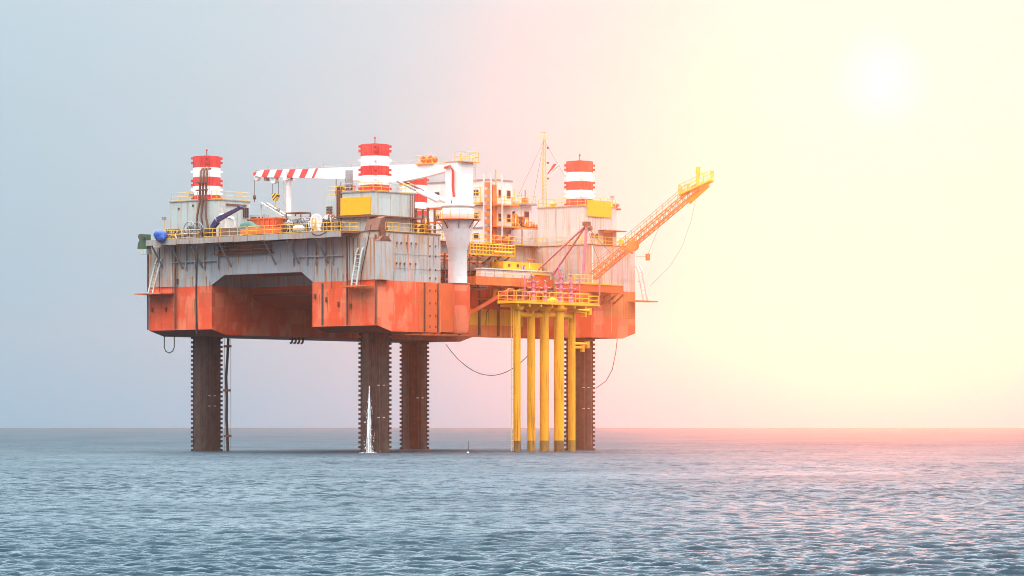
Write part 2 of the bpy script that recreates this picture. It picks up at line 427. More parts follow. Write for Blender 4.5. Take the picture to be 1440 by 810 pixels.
# rows of rust-weeping brackets on the short side
for z, xs in ((26.5, (-1.9, -1.1, -.1, .8, 1.7)), (23.9, (-2.0, -1.3, -.5, .6, 1.6))):
    for x in xs:
        MB().box(x, x + .2, YR - .1, YR - .003, z, z + .24).build('bracket', M_RUST, hull)
for x in (4.4, 5.5):
    for z in (26.3, 25.0, 23.3, 22.2, 20.6, 19.0, 17.4, 16.0):
        MB().box(x, x + .14, YR - .1, YR - .021, z, z + .26).build('bracket', M_RUST, hull)
# fresh red repair plates and guide channel beside the bolted strip
MB().box(2.3, 6.4, YR - .02, YR - .004, ZB + .1, ZR - .02).build('repair_plate', M_LRED if False else M_ORANGE, hull)
MB().box(.9, 2.29, YR - .02, YR - .004, 19.1, 20.0).build('repair_plate', M_ORANGE, hull)
MB().box(3.3, 3.5, YR - .16, YR - .02, ZB + .1, ZR - .1).build('bolted_strip', M_RUST, hull)
MB().box(5.9, 6.1, YR - .16, YR - .02, ZB + .1, ZR - .1).build('bolted_strip', M_RUST, hull)
# red bolted strip and rust scoops on the end of the long side
MB().box(XL - .1, XL - .003, 3.9, 4.15, ZC + .2, ZR - .2).build('bolted_strip', M_DARK, hull)
for y, z in ((35.0, 18.6), (32.4, 18.6), (30.2, 22.3), (26.6, 16.2), (5.2, 19.7), (3.2, 19.2), (1.1, 18.6), (-1.0, 18.3)):
    MB().box(XL - .2, XL - .003, y, y + .22, z, z + .6).build('bracket', M_RUST, hull)
# deep edge of the D side: white and rusty corner plating, rust-stained plate
MB().box(RX1 + 2.6, XF - .1, YR - .025, YR - .004, ZB + 2.6, ZR - .05).build('stained_plate', paint('stained_orange', (.50, .12, .03), (.62, .22, .07), streak=.9, patch=.4, rust=(.34, .08, .01)), hull)
MB().box(RX1 + .1, RX1 + .3, YR - .05, YR - .004, ZR, ZD - .2).build('corner_pipe', M_WHITE, hull)
# sponson under the crane: half round, red below, rests against the near block
SPX, SPY = 11.4, -4.1
m = MB(); m.lathe((SPX, SPY, 0), [(1.5, ZB - .02), (1.62, ZB + .3), (1.62, ZR)], 28); spn = m.build('crane_sponson', M_RED, hull)
MB().prism([(6.59, YR + .3), (SPX, SPY - .4), (SPX, RY - .02), (6.59, RY - .02)], 'z', ZB + .1, ZR - .02).build('sponson_web', M_ORANGE, hull)
m = MB(); m.prism([(9.2, ZB), (13.0, ZB), (13.0, ZB + 1.1)], 'y', SPY + 1.0, SPY + 1.3); m.build('gusset', M_UNDER, hull)
# yellow painted part of the recess wall, lower orange strake, vertical frames
m = MB(); m.box(13.6, 35.5, RY - .05, RY - .004, 17.0, 20.7); yw = m.build('yellow_plating', M_YELW, hull)
for x in (14.3, 16.9, 18.4, 22.0, 26.0, 30.0, 34.0):
    MB().box(x, x + .25, RY - .35, RY - .06, ZB + .2, 21.6).build('frame', M_RUST, hull)
for x in (15.6, 19.7, 21.0, 24.0, 28.2):
    MB().path([(x, RY - .1, 20.6), (x + .1, RY - .1, 19.4), (x - .5, RY - .1, 18.6), (x - .6, RY - .1, 17.0)], .06, 5).build('pipe', M_DARK, hull)
MB().bar((24.5, -1.6, 21.4), (19.5, RY - .3, 16.6), .5).build('inclined_strut', M_ORANGE, hull)
# yellow lettering boards on the jack houses come with the jack houses

# ------------------------------------------------------------------ jack houses
def jack_house(x0, x1, y0, y1, z1, label, sign=None, annex=None):
    c = .35
    poly = [(x0+c, y0), (x1-c, y0), (x1, y0+c), (x1, y1-c), (x1-c, y1), (x0+c, y1), (x0, y1-c), (x0, y0+c)]
    t = MB().prism(poly, 'z', ZD, z1).build('jack_house', M_PALE, hull); t['label'] = label
    MB().prism([(x0-.1+c, y0-.1), (x1+.1-c, y0-.1), (x1+.1, y0-.1+c), (x1+.1, y1+.1-c), (x1+.1-c, y1+.1), (x0-.1+c, y1+.1), (x0-.1, y1+.1-c), (x0-.1, y0-.1+c)], 'z', z1, z1+.12).build('roof_edge', M_STEEL, t)
    for i in range(1, 5):                      # weld seams as raised straps
        x = x0 + (x1-x0)*i/5
        MB().box(x-.04, x+.04, y0-.05, y0-.003, ZD+.1, z1-.1).build('strap', M_PALE, t)
        y = y0 + (y1-y0)*i/5
        MB().box(x0-.05, x0-.003, y-.04, y+.04, ZD+.1, z1-.1).build('strap', M_PALE, t)
    if annex:
        MB().box(*annex).build('annex', M_PALE, t)
    if sign:
        s = MB().box(*sign[0]).build('name_board', M_SIGN, t)
    return t
M_SIGN = plain('name_board_yellow', (.80, .36, .002), .5, var=.12)
jA = jack_house(-2.75, 3.94, 25.9, 34.9, 33.3, 'pale grey jack house with brown pipes, beside the blue bundle')
jB = jack_house(-3.5, 4.6, -2.94, 2.75, 33.1, 'weathered grey jack house with yellow board at the near corner', None, (-2.6, 2.5, 2.76, 6.1, ZD, 32.9))
MB().box(-3.66, -3.51, -2.5, 2.6, 30.25, 32.5).build('name_board', M_SIGN, jB)
jD = jack_house(38.2, 45.2, -3.96, 4.84, 33.25, 'sunlit jack house with yellow board behind the lattice boom')
MB().box(38.4, 43.5, -4.12, -3.99, 31.9, 34.1).build('name_board', M_SIGN, jD)
jC = jack_house(38.2, 45.2, 26.0, 34.9, 33.0, 'far jack house half hidden behind the white crane tower')
# round bulge, ledge and pipes on the near jack house
MB().box(-4.3, 4.8, -3.8, 3.0, 29.9, 30.1).build('ledge', M_RUST, jB)
for y in (2.95, 3.3, 3.6):
    MB().tube((-3.2, y, ZD), (-3.2, y, 33.6), .12, 8).build('pipe', M_RUST, jB)
for i in range(6):
    MB().box(-2.75, -2.62, 5.0, 6.0, 31.4 - i*.32, 31.58 - i*.32).build('louver', M_RUST, jB)
MB().prism([(-2.9, ZD + .1), (-4.9, ZD + .1), (-4.2, ZD + 1.6), (-3.5, ZD + 1.9)], 'y', -4.9, -2.6).build('fairlead_hood', M_RUST, jB)
for i in range(3):
    x = 3.3 + i*.4
    MB().tube((x, -3.1, ZD), (x, -3.1, 33.0), .05, 6).build('pipe', M_RUST, jB)
# brown exhaust pipes climbing the left leg and splaying over the wall of its jack house
for k, (y, xo) in enumerate(((28.75, 0), (28.2, .15), (27.6, 0))):
    p = [(-1.5, y + .6, 37.6), (-2.3, y + .2, 37.6), (-2.75, y, 37.2), (-2.9, y, 34.6), (-3.0, y, 33.0), (-3.2, y + (1-k)*.25, 31.2), (-3.1, y - (k-1)*.7 - .2, 28.2)]
    MB().path(p, .15, 8).build('exhaust_pipe', M_RUST, jA)
MB().box(-3.3, -2.9, 27.2, 29.2, 34.6, 34.75).build('pipe_clamp', M_RUST, jA)
MB().box(-3.3, -2.9, 27.2, 29.2, 35.6, 35.75).build('pipe_clamp', M_RUST, jA)
for (x, y, z) in ((-2.76, 32.9, 32.4), (-2.76, 30.2, 32.7)):
    MB().lathe((x - .06, y, z), [(.16, -.02), (.16, .05)], 10, 'x').build('vent', M_DARK, jA)
MB().box(-.9, 2.9, 25.75, 25.88, 32.7, 32.9).build('cable_tray', M_RUST, jA)
for k in range(3):
    MB().box(3.0 - k*.35, 3.2 - k*.35, 25.7, 25.88, 31.2, 32.5).build('louver', M_DARK, jA)
# windows, door and canopy on the far jack house
MB().box(40.8, 45.4, -5.3, -3.97, 30.0, 30.12).build('canopy', M_RUST, jD)
MB().box(42.0, 43.9, -4.05, -3.965, 28.1, 29.8).build('door', M_RUST, jD)
for x in (39.2, 40.2):
    MB().box(x, x + .5, -4.05, -3.965, 29.0, 29.6).build('vent', M_RUST, jD)

# ------------------------------------------------------------------ legs
M_GROWTH = paint('marine_growth', (.012, .012, .010), (.03, .024, .015), streak=.2, patch=.4, rust=(.05, .04, .025), seams=False)
M_SEAM = paint('leg_seam_rust', (.065, .03, .018), (.04, .02, .014), streak=.4, patch=.3)
def leg(c, ztop, bands, label):
    cx, cy = c
    r = 1.72
    t = MB().lathe((cx, cy, 0), [(r, -4), (r, bands[-1])], 32).build('leg', M_LEG, hull); t['label'] = label
    zs = [-4.0, bands[-1]] + bands[::-1][1:] + [ztop]
    MB().lathe((cx, cy, 0), [(r + .03, -2), (r + .035, .7), (r + .01, 1.25)], 32).build('tide_band', M_GROWTH, t)
    def shell(z0, z1, mat, nm):
        if nm != 'shell': MB().lathe((cx, cy, 0), [(r, z0), (r, z1)], 32).build(nm, mat, t)
        for a in (45, 135, 225, 315):           # toothed rack plates, one per quarter
            ca, sa = math.cos(R(a)), math.sin(R(a)); m = MB()
            def rk(r0, r1, w, za, zb):
                vs = []
                for z in (za, zb):
                    for rr, ww in ((r0, -w), (r0, w), (r1, w), (r1, -w)):
                        vs.append((cx + ca*rr - sa*ww, cy + sa*rr + ca*ww, z))
                m.add(vs, [(0, 1, 2, 3), (7, 6, 5, 4), (0, 4, 5, 1), (1, 5, 6, 2), (2, 6, 7, 3), (3, 7, 4, 0)])
            rk(1.6, 1.84, .16, z0, z1)
            z = math.ceil((z0)/.6)*.6
            while z + .3 <= z1:
                rk(1.83, 2.12, .15, z, z + .3); z += .6
            o = m.build('rack', mat, t)
        for a in (15, 75, 195, 205, 240, 255, 285):
            ca, sa = math.cos(R(a)), math.sin(R(a))
            MB().tube((cx + ca*r, cy + sa*r, z0 + .02), (cx + ca*r, cy + sa*r, z1 - .02), .075, 6).build('seam', M_SEAM if nm == 'shell' and a in (195, 240, 285) else mat, t)
    shell(-4, bands[-1], M_LEG, 'shell')
    mats = [M_LRED, M_LWHITE, M_LRED, M_LWHITE, M_LRED]
    tops = [ztop] + bands[:-1]
    for i in range(5):
        shell(bands[i], tops[i], mats[i], 'red_band' if i % 2 == 0 else 'white_band')
    for z in [4.5 + cx*.03 + cy*.05, 8.6 - cy*.04]:
        for a in (237, 262):
            ca, sa = math.cos(R(a)), math.sin(R(a))
            MB().box(cx + ca*1.74 - .14, cx + ca*1.74 + .14, cy + sa*1.74 - .12, cy + sa*1.74 + .12, z, z + .07).build('draught_mark', M_LWHITE, t)
    MB().box(cx - .3, cx + .3, cy - .3, cy + .3, ztop, ztop + .15).build('lamp_base', M_LRED, t)
    MB().tube((cx, cy, ztop), (cx, cy, ztop + .8), .06, 6).build('lamp_stem', M_DARK, t)
    MB().lathe((cx, cy, ztop + .75), [(.08, 0), (.14, .05), (.12, .22), (.03, .3)], 10).build('beacon', M_LRED, t)
    return t
def bands(z): return [z - 1.53, z - 2.8, z - 4.0, z - 5.2, 27.5]
leg(LEG_A, 39.4, bands(39.4), 'rusty leg with red and white top beside the hanging riser')
leg(LEG_B, 39.4, bands(39.4), 'rusty leg with water pouring down it at the near corner')
leg(LEG_D, 39.7, bands(39.7), 'sunlit rusty leg behind the yellow piles')
leg(LEG_C, 39.3, bands(39.3), 'far rusty leg standing between the near corner leg and the yellow piles')

# weld seams on the outer plating
for z in (18.0, 19.9):
    MB().box(XL - .02, XL - .003, SLOT1 + .1, YB - .1, z, z + .05).build('weld_seam', M_RED, hull)
    MB().box(XL - .02, XL - .003, YR + .1, SLOT0 - .1, z, z + .05).build('weld_seam', M_RED, hull)
    MB().box(XL + 3, 6.5, YR - .022, YR - .003, z, z + .05).build('weld_seam', M_RED, hull)
    MB().box(RX1 + .2, XF - .2, YR - .03, YR - .003, z, z + .05).build('weld_seam', M_RED, hull)
for y in (26.4, 28.6, 31.6, 33.4, -3.6, -1.9, .6, 2.6):
    MB().box(XL - .024, XL - .003, y, y + .05, ZC + .1, ZR - .1).build('weld_seam', M_RED, hull)
for x in (-2.4, .3, 1.6):
    MB().box(x, x + .06, YR - .024, YR - .003, ZC + .1, ZD - .3).build('weld_seam', M_RED if x == .3 else M_GREY, hull)
for z in (23.4, 25.2):
    MB().box(XL + 3, 6.5, YR - .026, YR - .003, z, z + .05).build('weld_seam', M_GREY, hull)
    MB().box(RX1 + .4, XF - .2, YR - .026, YR - .003, z, z + .05).build('weld_seam', M_GREY, hull)
for x in (39.6, 41.9, 44.2):
    MB().box(x, x + .05, YR - .03, YR - .003, ZB + .8, ZD - .3).build('weld_seam', M_GREY, hull)

# rust runs weeping below the brackets
M_RUN = paint('rust_run', (.36, .15, .03), (.26, .09, .02), streak=0, patch=.3, seams=False)
rn = random.Random(21)
def run_x(x, y, z, L):   # on the short side
    w = rn.uniform(.05, .10)
    MB().add([(x - w, y, z), (x + w, y, z), (x + w*.25, y, z - L), (x - w*.25, y, z - L)], [(0, 1, 2, 3)]).build('rust_run', M_RUN, hull)
def run_y(x, y, z, L):   # on the long side
    w = rn.uniform(.06, .14)
    MB().add([(x, y + w, z), (x, y - w, z), (x, y - w*.2, z - L), (x, y + w*.2, z - L)], [(0, 1, 2, 3)]).build('rust_run', M_RUN, hull)
for z, xs in ((26.5, (-1.9, -1.1, -.1, .8, 1.7)), (23.9, (-2.0, -1.3, -.5, .6, 1.6))):
    for x in xs: run_x(x + .1, YR - .006, z, rn.uniform(.4, 1.1))
for x in (2.4, 3.0, 4.2, 5.2, 6.2, -3.3, .2): run_x(x, YR - .028, ZD - .3, rn.uniform(1.0, 4.0))
for y in (-.8, -1.6, -2.6, -3.5, -4.4, -5.0, 31.2, 32.6, 33.9, 35.2): run_y(XL - .226, y, ZD - .85, rn.uniform(1.5, 5.0))
for y in (27.6, 25.0, 24.3, 5.0, 3.6, 1.4, .5): run_y(XL - .036, y, ZR + rn.uniform(.5, 2.5), rn.uniform(1.2, 2.4))
for y in (27.2, 25.6, 5.2, 3.2, 1.1, -1.0, 2.2, 4.6, -2.8, 32.4): run_y(XL - .026, y, ZR - rn.uniform(.2, 1.8), rn.uniform(1.5, 3.2))
for y in (14.0, 16.5, 19.0, 20.8, 11.5): run_y(XL - .036, y, 25.7, rn.uniform(1.0, 2.4))
# ------------------------------------------------------------------ helpers for equipment
def yo(px, x): return at(px, 300, x=x).y
def xo(px, y): return at(px, 300, y=y).x
def railing(pts, label, mat=None, h=1.1, gap=1.5, rails=(1.0, .52), group='yellow railings', r=.042, close=False):
    mat = mat or M_RAIL
    pts = [Vector(p) for p in pts]
    t = thing('railing', label, 'railing', pts[0], group)
    seg = list(zip(pts[:-1], pts[1:])) + ([(pts[-1], pts[0])] if close else [])
    done = []
    for a, b in seg:
        n = max(1, round((b - a).length / gap))
        for i in range(n + 1):
            p = a.lerp(b, i / n)
            if any((p - q).length < .2 for q in done): continue
            done.append(p)
            MB().tube(p, p + Vector((0, 0, h)), r, 5).build('post', mat, t)
        for k in rails:
            MB().tube(a + Vector((0, 0, h*k)), b + Vector((0, 0, h*k)), r*.9, 5).build('rail', mat, t)
        d = (b - a).normalized()
        MB().bar(a + Vector((0, 0, .1)), b + Vector((0, 0, .1)), .07).build('kick_plate', mat, t)
    return t
def vessel(m, c, r, L, axis='y', n=16):
    return m.lathe(c, [(r*.3, -L/2 - r*.35), (r*.8, -L/2 - r*.2), (r, -L/2), (r, L/2), (r*.8, L/2 + r*.2), (r*.3, L/2 + r*.35)], n, axis)
def winch(x, y, r, L, label, mat=M_STEEL, axis='x', spokes=True, z=ZD):
    t = thing('winch', label, 'winch', (x, y, z), 'deck winches')
    c = Vector((x, y, z + r + .25))
    off = Vector((1, 0, 0)) if axis == 'x' else Vector((0, 1, 0))
    MB().lathe(c, [(r*.45, -L/2), (r*.45, L/2)], 16, axis).build('drum', M_DARK, t)
    for s in (-1, 1):
        cc = c + off*(s*L/2)
        MB().lathe(cc, [(r*.96, -.05), (r, -.03), (r, .03), (r*.96, .05)], 28, axis).build('flange', mat, t) if not spokes else None
        if spokes:
            m = MB(); pr = 24; vs = []
            pts = []
            for i in range(pr + 1):
                a = 2*math.pi*i/pr
                pts.append(cc + (Vector((0, math.cos(a), math.sin(a))) if axis == 'x' else Vector((math.cos(a), 0, math.sin(a))))*r)
            m.path(pts, .07, 6).build('rim', mat, t)
            for i in range(6):
                a = math.pi*i/3
                d = (Vector((0, math.cos(a), math.sin(a))) if axis == 'x' else Vector((math.cos(a), 0, math.sin(a))))*r
                MB().tube(cc, cc + d, .05, 5).build('spoke', mat, t)
        p = Vector((0, 1, 0)) if axis == 'x' else Vector((1, 0, 0))
        m = MB(); m.bar(c + off*(s*(L/2 + .15)) , c + off*(s*(L/2 + .15)) + p*r*.8 + Vector((0, 0, -r - .2)), .16)
        m.bar(c + off*(s*(L/2 + .15)), c + off*(s*(L/2 + .15)) - p*r*.8 + Vector((0, 0, -r - .2)), .16); m.build('side_frame', mat, t)
    bb = off*(L/2 + .3); p = (Vector((0, 1, 0)) if axis == 'x' else Vector((1, 0, 0)))*r
    lo, hi = c - bb - p, c + bb + p
    MB().box(lo.x, hi.x, lo.y, hi.y, z + .01, z + .2).build('bed_frame', M_RUST, t)
    mo = c + p*1.0 - off*(L*.1)
    vessel(MB(), mo + Vector((0, 0, -r*.45)), .28, .7, axis, 12).build('motor', M_DARK, t)
    return t

# ------------------------------------------------------------------ railings on the hull
railing([(WX + .05, 31.8, ZD), (WX + .05, 24.0, ZD)], 'yellow railing on the walkway below the left leg house, near the blue davit')
railing([(WX + .05, 22.9, ZD), (WX + .05, 15.2, ZD)], 'yellow railing on the walkway in front of the red container')
railing([(WX + .05, 14.9, ZD), (WX + .05, -1.4, ZD), (XL - .1, -2.2, ZD)], 'yellow railing on the walkway in front of the grey winches')
railing([(-3.8, YR + .1, ZD), (3.5, YR + .1, ZD), (6.4, YR + .1, ZD)], 'yellow railing on the deck edge above the bolted orange plates', gap=1.3)
railing([(-2.5, 34.6, 33.42), (-2.5, 29.6, 33.42)], 'yellow railing on the left leg house roof beside the striped leg')
railing([(-2.5, 27.0, 33.42), (-2.4, 26.1, 33.42), (3.7, 26.1, 33.42)], 'yellow railing on the left leg house roof above the louvers')
railing([(-3.3, 2.5, 33.22), (-3.3, -2.7, 33.22), (4.3, -2.7, 33.22)], 'yellow railing round the roof behind the near yellow board')
railing([(-2.4, 6.0, 33.0), (-2.4, 3.0, 33.0)], 'yellow railing on the annex roof beside the silver tank')
railing([(38.4, 4.6, 33.37), (38.4, -3.7, 33.37), (44.9, -3.7, 33.37)], 'yellow railing on the roof of the sunlit leg house')
railing([(RX1 + .1, RY - 1.1, ZD), (RX1 + .1, YR + .1, ZD), (XF - .1, YR + .1, ZD)], 'yellow railing on the deck around the sunlit leg house')
railing([(7.0, RY - 1.1, ZD), (RX1 - .3, RY - 1.1, ZD)], 'yellow railing along the recessed deck before the white quarters')

# ------------------------------------------------------------------ crane
CX, CY = SPX, SPY
crane = thing('pedestal_crane', 'white pedestal crane with a long red striped boom laid over the deck', 'crane', (CX, CY, ZR))
MB().lathe((CX, CY, 0), [(1.24, ZR + .002), (1.24, 26.2), (1.3, 26.3), (2.05, 29.4), (2.1, 30.2)], 36).build('pedestal', M_CRANE, crane)
MB().lathe((CX, CY, 0), [(1.7, ZR - .02), (1.7, ZR + .12), (1.26, ZR + .13)], 28).build('base_flange', M_RUST, crane)
MB().lathe((CX, CY, 0), [(2.0, 30.2), (2.1, 30.3), (2.1, 31.5), (1.95, 31.6), (1.95, 31.75), (2.15, 31.8), (2.15, 32.1), (1.2, 32.15)], 36).build('slew_ring', M_CRANE, crane)
ring = MB().lathe((CX, CY, 0), [(2.05, 30.05), (3.0, 30.1), (3.0, 30.2), (2.05, 30.2)], 36).build('access_ring', M_OREC, crane)
for i in range(16):
    a = 2*math.pi*i/16; p = Vector((CX + 2.95*math.cos(a), CY + 2.95*math.sin(a), 30.2)); a2 = a + 2*math.pi/16
    q = Vector((CX + 2.95*math.cos(a2), CY + 2.95*math.sin(a2), 30.2))
    MB().tube(p, p + Vector((0, 0, 1.1)), .045, 5).build('post', M_RAIL, ring)
    for h in (.55, 1.1): MB().tube(p + Vector((0, 0, h)), q + Vector((0, 0, h)), .035, 5).build('rail', M_RAIL, ring)
    if i % 2 == 0: MB().bar((CX + 2.8*math.cos(a), CY + 2.8*math.sin(a), 30.05), (CX + 1.95*math.cos(a), CY + 1.95*math.sin(a), 29.0), .1).build('bracket', M_RUST, ring)
# tower: box with cut corners, platform on top
tx0, tx1, ty0, ty1 = CX - 1.0, CX + 2.2, CY - 1.2, CY + 1.5
MB().prism([(tx0 + .3, ty0), (tx1 - .5, ty0), (tx1, ty0 + .5), (tx1, ty1 - .4), (tx1 - .4, ty1), (tx0 + .3, ty1), (tx0, ty1 - .3), (tx0, ty0 + .3)], 'z', 32.1, 37.6).build('tower', M_CRANE, crane)
top = MB().box(tx0 - .1, tx1 + .2, ty0 - .5, ty1 + .2, 37.6, 37.7).build('top_platform', M_YEL, crane)
for (x, y) in ((tx0, ty0 - .4), (tx1 + .1, ty0 - .4), (tx1 + .1, ty0 + 1.2), (tx1 + .1, ty1), (tx0, ty0 + .8)):
    MB().tube((x, y, 37.7), (x, y, 38.9), .05, 5).build('post', M_RAIL, top)
for z in (38.3, 38.9):
    MB().path([(tx0, ty0 + .8, z), (tx0, ty0 - .4, z), (tx1 + .1, ty0 - .4, z), (tx1 + .1, ty1, z)], .045, 5).build('rail', M_RAIL, top)
lad = MB()
for s in (0, .45): lad.tube((tx1 + .25, ty0 + .3 + s, 34.8), (tx1 + .25, ty0 + .3 + s, 38.6), .04, 5)
for i in range(9): lad.tube((tx1 + .25, ty0 + .3, 35 + i*.4), (tx1 + .25, ty0 + .75, 35 + i*.4), .03, 5)
lad.build('ladder', M_RAIL, crane)
hs = MB(); hs.path([(tx0 - .1, ty1 - .2, 36.9), (tx0 - .3, ty0 + 1.4, 37.1), (tx0 - .25, ty0 + .9, 36.4), (tx0 - .2, ty0 + 1.0, 34.5), (tx0 - .2, ty0 + .8, 33.0), (tx0 - .3, ty0 + 1.1, 32.2)], .16, 7).build('hose_bundle', M_LRED, crane)
MB().lathe((CX - 1.3, CY + .2, 32.1), [(.3, 0), (.3, .75), (.2, .85)], 12).build('motor', M_CRANE, crane)
MB().lathe((CX - 1.4, CY - .7, 32.1), [(.3, 0), (.3, .75), (.2, .85)], 12).build('motor', M_CRANE, crane)
# boom: a box girder deep in the middle, thin at the tip
def stripe_mat():
    m, n, l, b = new_mat('boom_stripes')
    g = n.new('ShaderNodeNewGeometry').outputs['Position']
    sp = n.new('ShaderNodeSeparateXYZ'); l.new(g, sp.inputs[0])
    ma = n.new('ShaderNodeMath'); ma.operation = 'MULTIPLY_ADD'; ma.inputs[1].default_value = .62; l.new(sp.outputs[2], ma.inputs[0]); l.new(sp.outputs[1], ma.inputs[2])
    md = n.new('ShaderNodeMath'); md.operation = 'FRACT'
    dv = n.new('ShaderNodeMath'); dv.operation = 'DIVIDE'; dv.inputs[1].default_value = 2.45; l.new(ma.outputs[0], dv.inputs[0]); l.new(dv.outputs[0], md.inputs[0])
    gt = n.new('ShaderNodeMath'); gt.operation = 'GREATER_THAN'; gt.inputs[1].default_value = .52; l.new(md.outputs[0], gt.inputs[0])
    g2 = n.new('ShaderNodeMath'); g2.operation = 'GREATER_THAN'; g2.inputs[1].default_value = 43.6; l.new(ma.outputs[0], g2.inputs[0])
    mu = n.new('ShaderNodeMath'); mu.operation = 'MULTIPLY'; l.new(gt.outputs[0], mu.inputs[0]); l.new(g2.outputs[0], mu.inputs[1])
    c = mixc(n, l, mu.outputs[0], (.80, .78, .76), (.62, .035, .03))
    c = mixc(n, l, ramp(n, l, noise(n, l, g, 1.4, 6), .45, .8), c, mixc(n, l, .3, c, (.4, .33, .28)))
    l.new(c, b.inputs['Base Color']); b.inputs['Roughness'].default_value = .5
    return m
BX = CX - .1
def bz(px, py): p = at(px, py, x=BX); return (p.y, p.z)
topl = [bz(360, 243), bz(372, 239.5), bz(440, 237.5), bz(500, 235), bz(565, 232), bz(612, 231), bz(634, 233)]
botl = [bz(634, 240), bz(600, 249), bz(563, 257), bz(500, 253), bz(440, 250.5), bz(372, 249.5), bz(360, 247)]
MB().prism(topl + botl, 'x', BX - .55, BX + .55).build('boom', stripe_mat(), crane)
p0, p1 = bz(360, 243), bz(360, 247)
MB().lathe((BX, bz(362, 250)[0], bz(362, 250)[1]), [(.38, -.25), (.45, -.2), (.45, .2), (.38, .25)], 16, 'x').build('sheave', M_CRANE, crane)
MB().lathe((BX, bz(386, 253)[0], bz(386, 253)[1]), [(.5, -.3), (.55, -.2), (.55, .2), (.5, .3)], 18, 'x').build('sheave', M_CRANE, crane)
y_, z_ = bz(375, 252); MB().box(BX - .3, BX + .3, y_ - .25, y_ + .25, z_ - .25, z_ + .25).build('floodlight', M_STEEL, crane)
for dx_ in (-.45, .45):   # lines of the boom top handrail
    MB().path([(BX + dx_, *bz(362, 240)), (BX + dx_, *bz(440, 235)), (BX + dx_, *bz(520, 230)), (BX + dx_, *bz(590, 226))], .035, 5).build('hand_line', M_STEEL, crane)
for px in (380, 418, 458, 497, 545):
    y_, z_ = bz(px, 239 - (px-380)*.03); MB().tube((BX - .45, y_, z_ - .3), (BX - .45, y_, z_ + .55), .035, 5).build('line_post', M_STEEL, crane)
for dx_ in (-.75, .75):
    a, b = bz(564, 255), bz(622, 283)
    am = (a[0]*.5 + b[0]*.5, a[1]*.5 + b[1]*.5)
    MB().tube((BX + dx_, *am), (BX + dx_, *b), .30, 12).build('luffing_cylinder', M_CRANE, crane)
    MB().tube((BX + dx_, *a), (BX + dx_, *am), .17, 10).build('piston_rod', M_STEEL, crane)
y_, z_ = bz(603, 231)
wp = MB().box(BX - .9, BX + .9, y_ - 1.4, y_ + 1.6, z_ - .02, z_ + .12).build('winch_platform', M_YEL, crane)
for d in (-.7, .5):
    MB().lathe((BX, y_ + d, z_ + .6), [(.45, -.5), (.45, -.4), (.3, -.38), (.3, .38), (.45, .4), (.45, .5)], 14, 'x').build('rope_drum', M_ORANGE, wp)
for d in (-1.3, -.3, .7, 1.5):
    MB().tube((BX - .85, y_ + d, z_ + .1), (BX - .85, y_ + d, z_ + 1.1), .045, 5).build('post', M_RAIL, wp)
for h in (.6, 1.1): MB().tube((BX - .85, y_ - 1.35, z_ + h), (BX - .85, y_ + 1.55, z_ + h), .045, 5).build('rail', M_RAIL, wp)
# hooks
hy, hz0 = bz(358, 251)
MB().tube((BX, hy, hz0), (BX, hy, bz(358, 276)[1]), .04, 5).build('hoist_rope', M_DARK, crane)
MB().lathe((BX, hy, bz(358, 277)[1]), [(.05, -.45), (.22, -.2), (.22, .15), (.05, .35)], 10).build('headache_ball', M_RUST, crane)
MB().tube((BX, hy, bz(358, 279)[1]), (BX, hy, bz(358, 284)[1]), .06, 5).build('hook', M_DARK, crane)
for px in (383.5, 391.5):
    y_ = bz(px, 260)[0]; MB().tube((BX, y_, bz(px, 255)[1]), (BX, y_, bz(px, 273)[1]), .04, 5).build('hoist_rope', M_DARK, crane)
def hook_mat():
    m, n, l, b = new_mat('hazard_stripes')
    g = n.new('ShaderNodeNewGeometry').outputs['Position']
    v = n.new('ShaderNodeVectorMath'); v.operation = 'DOT_PRODUCT'; v.inputs[1].default_value = (0, 1.6, 1.9); l.new(g, v.inputs[0])
    fr = n.new('ShaderNodeMath'); fr.operation = 'FRACT'; l.new(v.outputs['Value'], fr.inputs[0])
    gt = n.new('ShaderNodeMath'); gt.operation = 'GREATER_THAN'; gt.inputs[1].default_value = .5; l.new(fr.outputs[0], gt.inputs[0])
    l.new(mixc(n, l, gt.outputs[0], (.78, .46, .02), (.02, .02, .02)), b.inputs['Base Color']); return m
y_, z_ = bz(387.5, 277)
MB().prism([(y_ - .48, z_ + .45), (y_ + .48, z_ + .45), (y_ + .5, z_), (y_ + .15, z_ - .52), (y_ - .15, z_ - .52), (y_ - .5, z_)], 'x', BX - .28, BX + .28).build('hook_block', hook_mat(), crane)
MB().path([(BX, y_, z_ - .5), (BX, y_, z_ - 1.0), (BX, y_ + .18, z_ - 1.25), (BX, y_ + .05, z_ - 1.5), (BX, y_ - .18, z_ - 1.35)], .08, 6).build('hook', M_YEL, crane)
# boom rest
RXp, RYp = BX, bz(406, 260)[0]
br = thing('boom_rest', 'white post with a saddle carrying the striped boom', 'post', (RXp, RYp, ZD))
MB().lathe((RXp, RYp, 0), [(.75, ZD), (.42, ZD + 2.2), (.34, ZD + 3.5), (.34, bz(406, 254)[1])], 18).build('post', M_CRANE, br)
MB().box(RXp - .85, RXp + .85, RYp - .3, RYp + .3, bz(406, 254)[1], bz(406, 251.5)[1]).build('saddle', M_CRANE, br)
for s in (-1, 1): MB().box(RXp + s*.7 - .1, RXp + s*.7 + .1, RYp - .28, RYp + .28, bz(406, 251.4)[1], bz(406, 240)[1]).build('saddle_horn', M_CRANE, br)
lad = MB()
for i in range(14): lad.tube((RXp - .42, RYp + .1, ZD + 3 + i*.45), (RXp - .42, RYp + .6, ZD + 3 + i*.45), .03, 5)
lad.tube((RXp - .42, RYp + .6, ZD + 2.8), (RXp - .42, RYp + .6, ZD + 9.3), .03, 5); lad.build('ladder', M_RAIL, br)

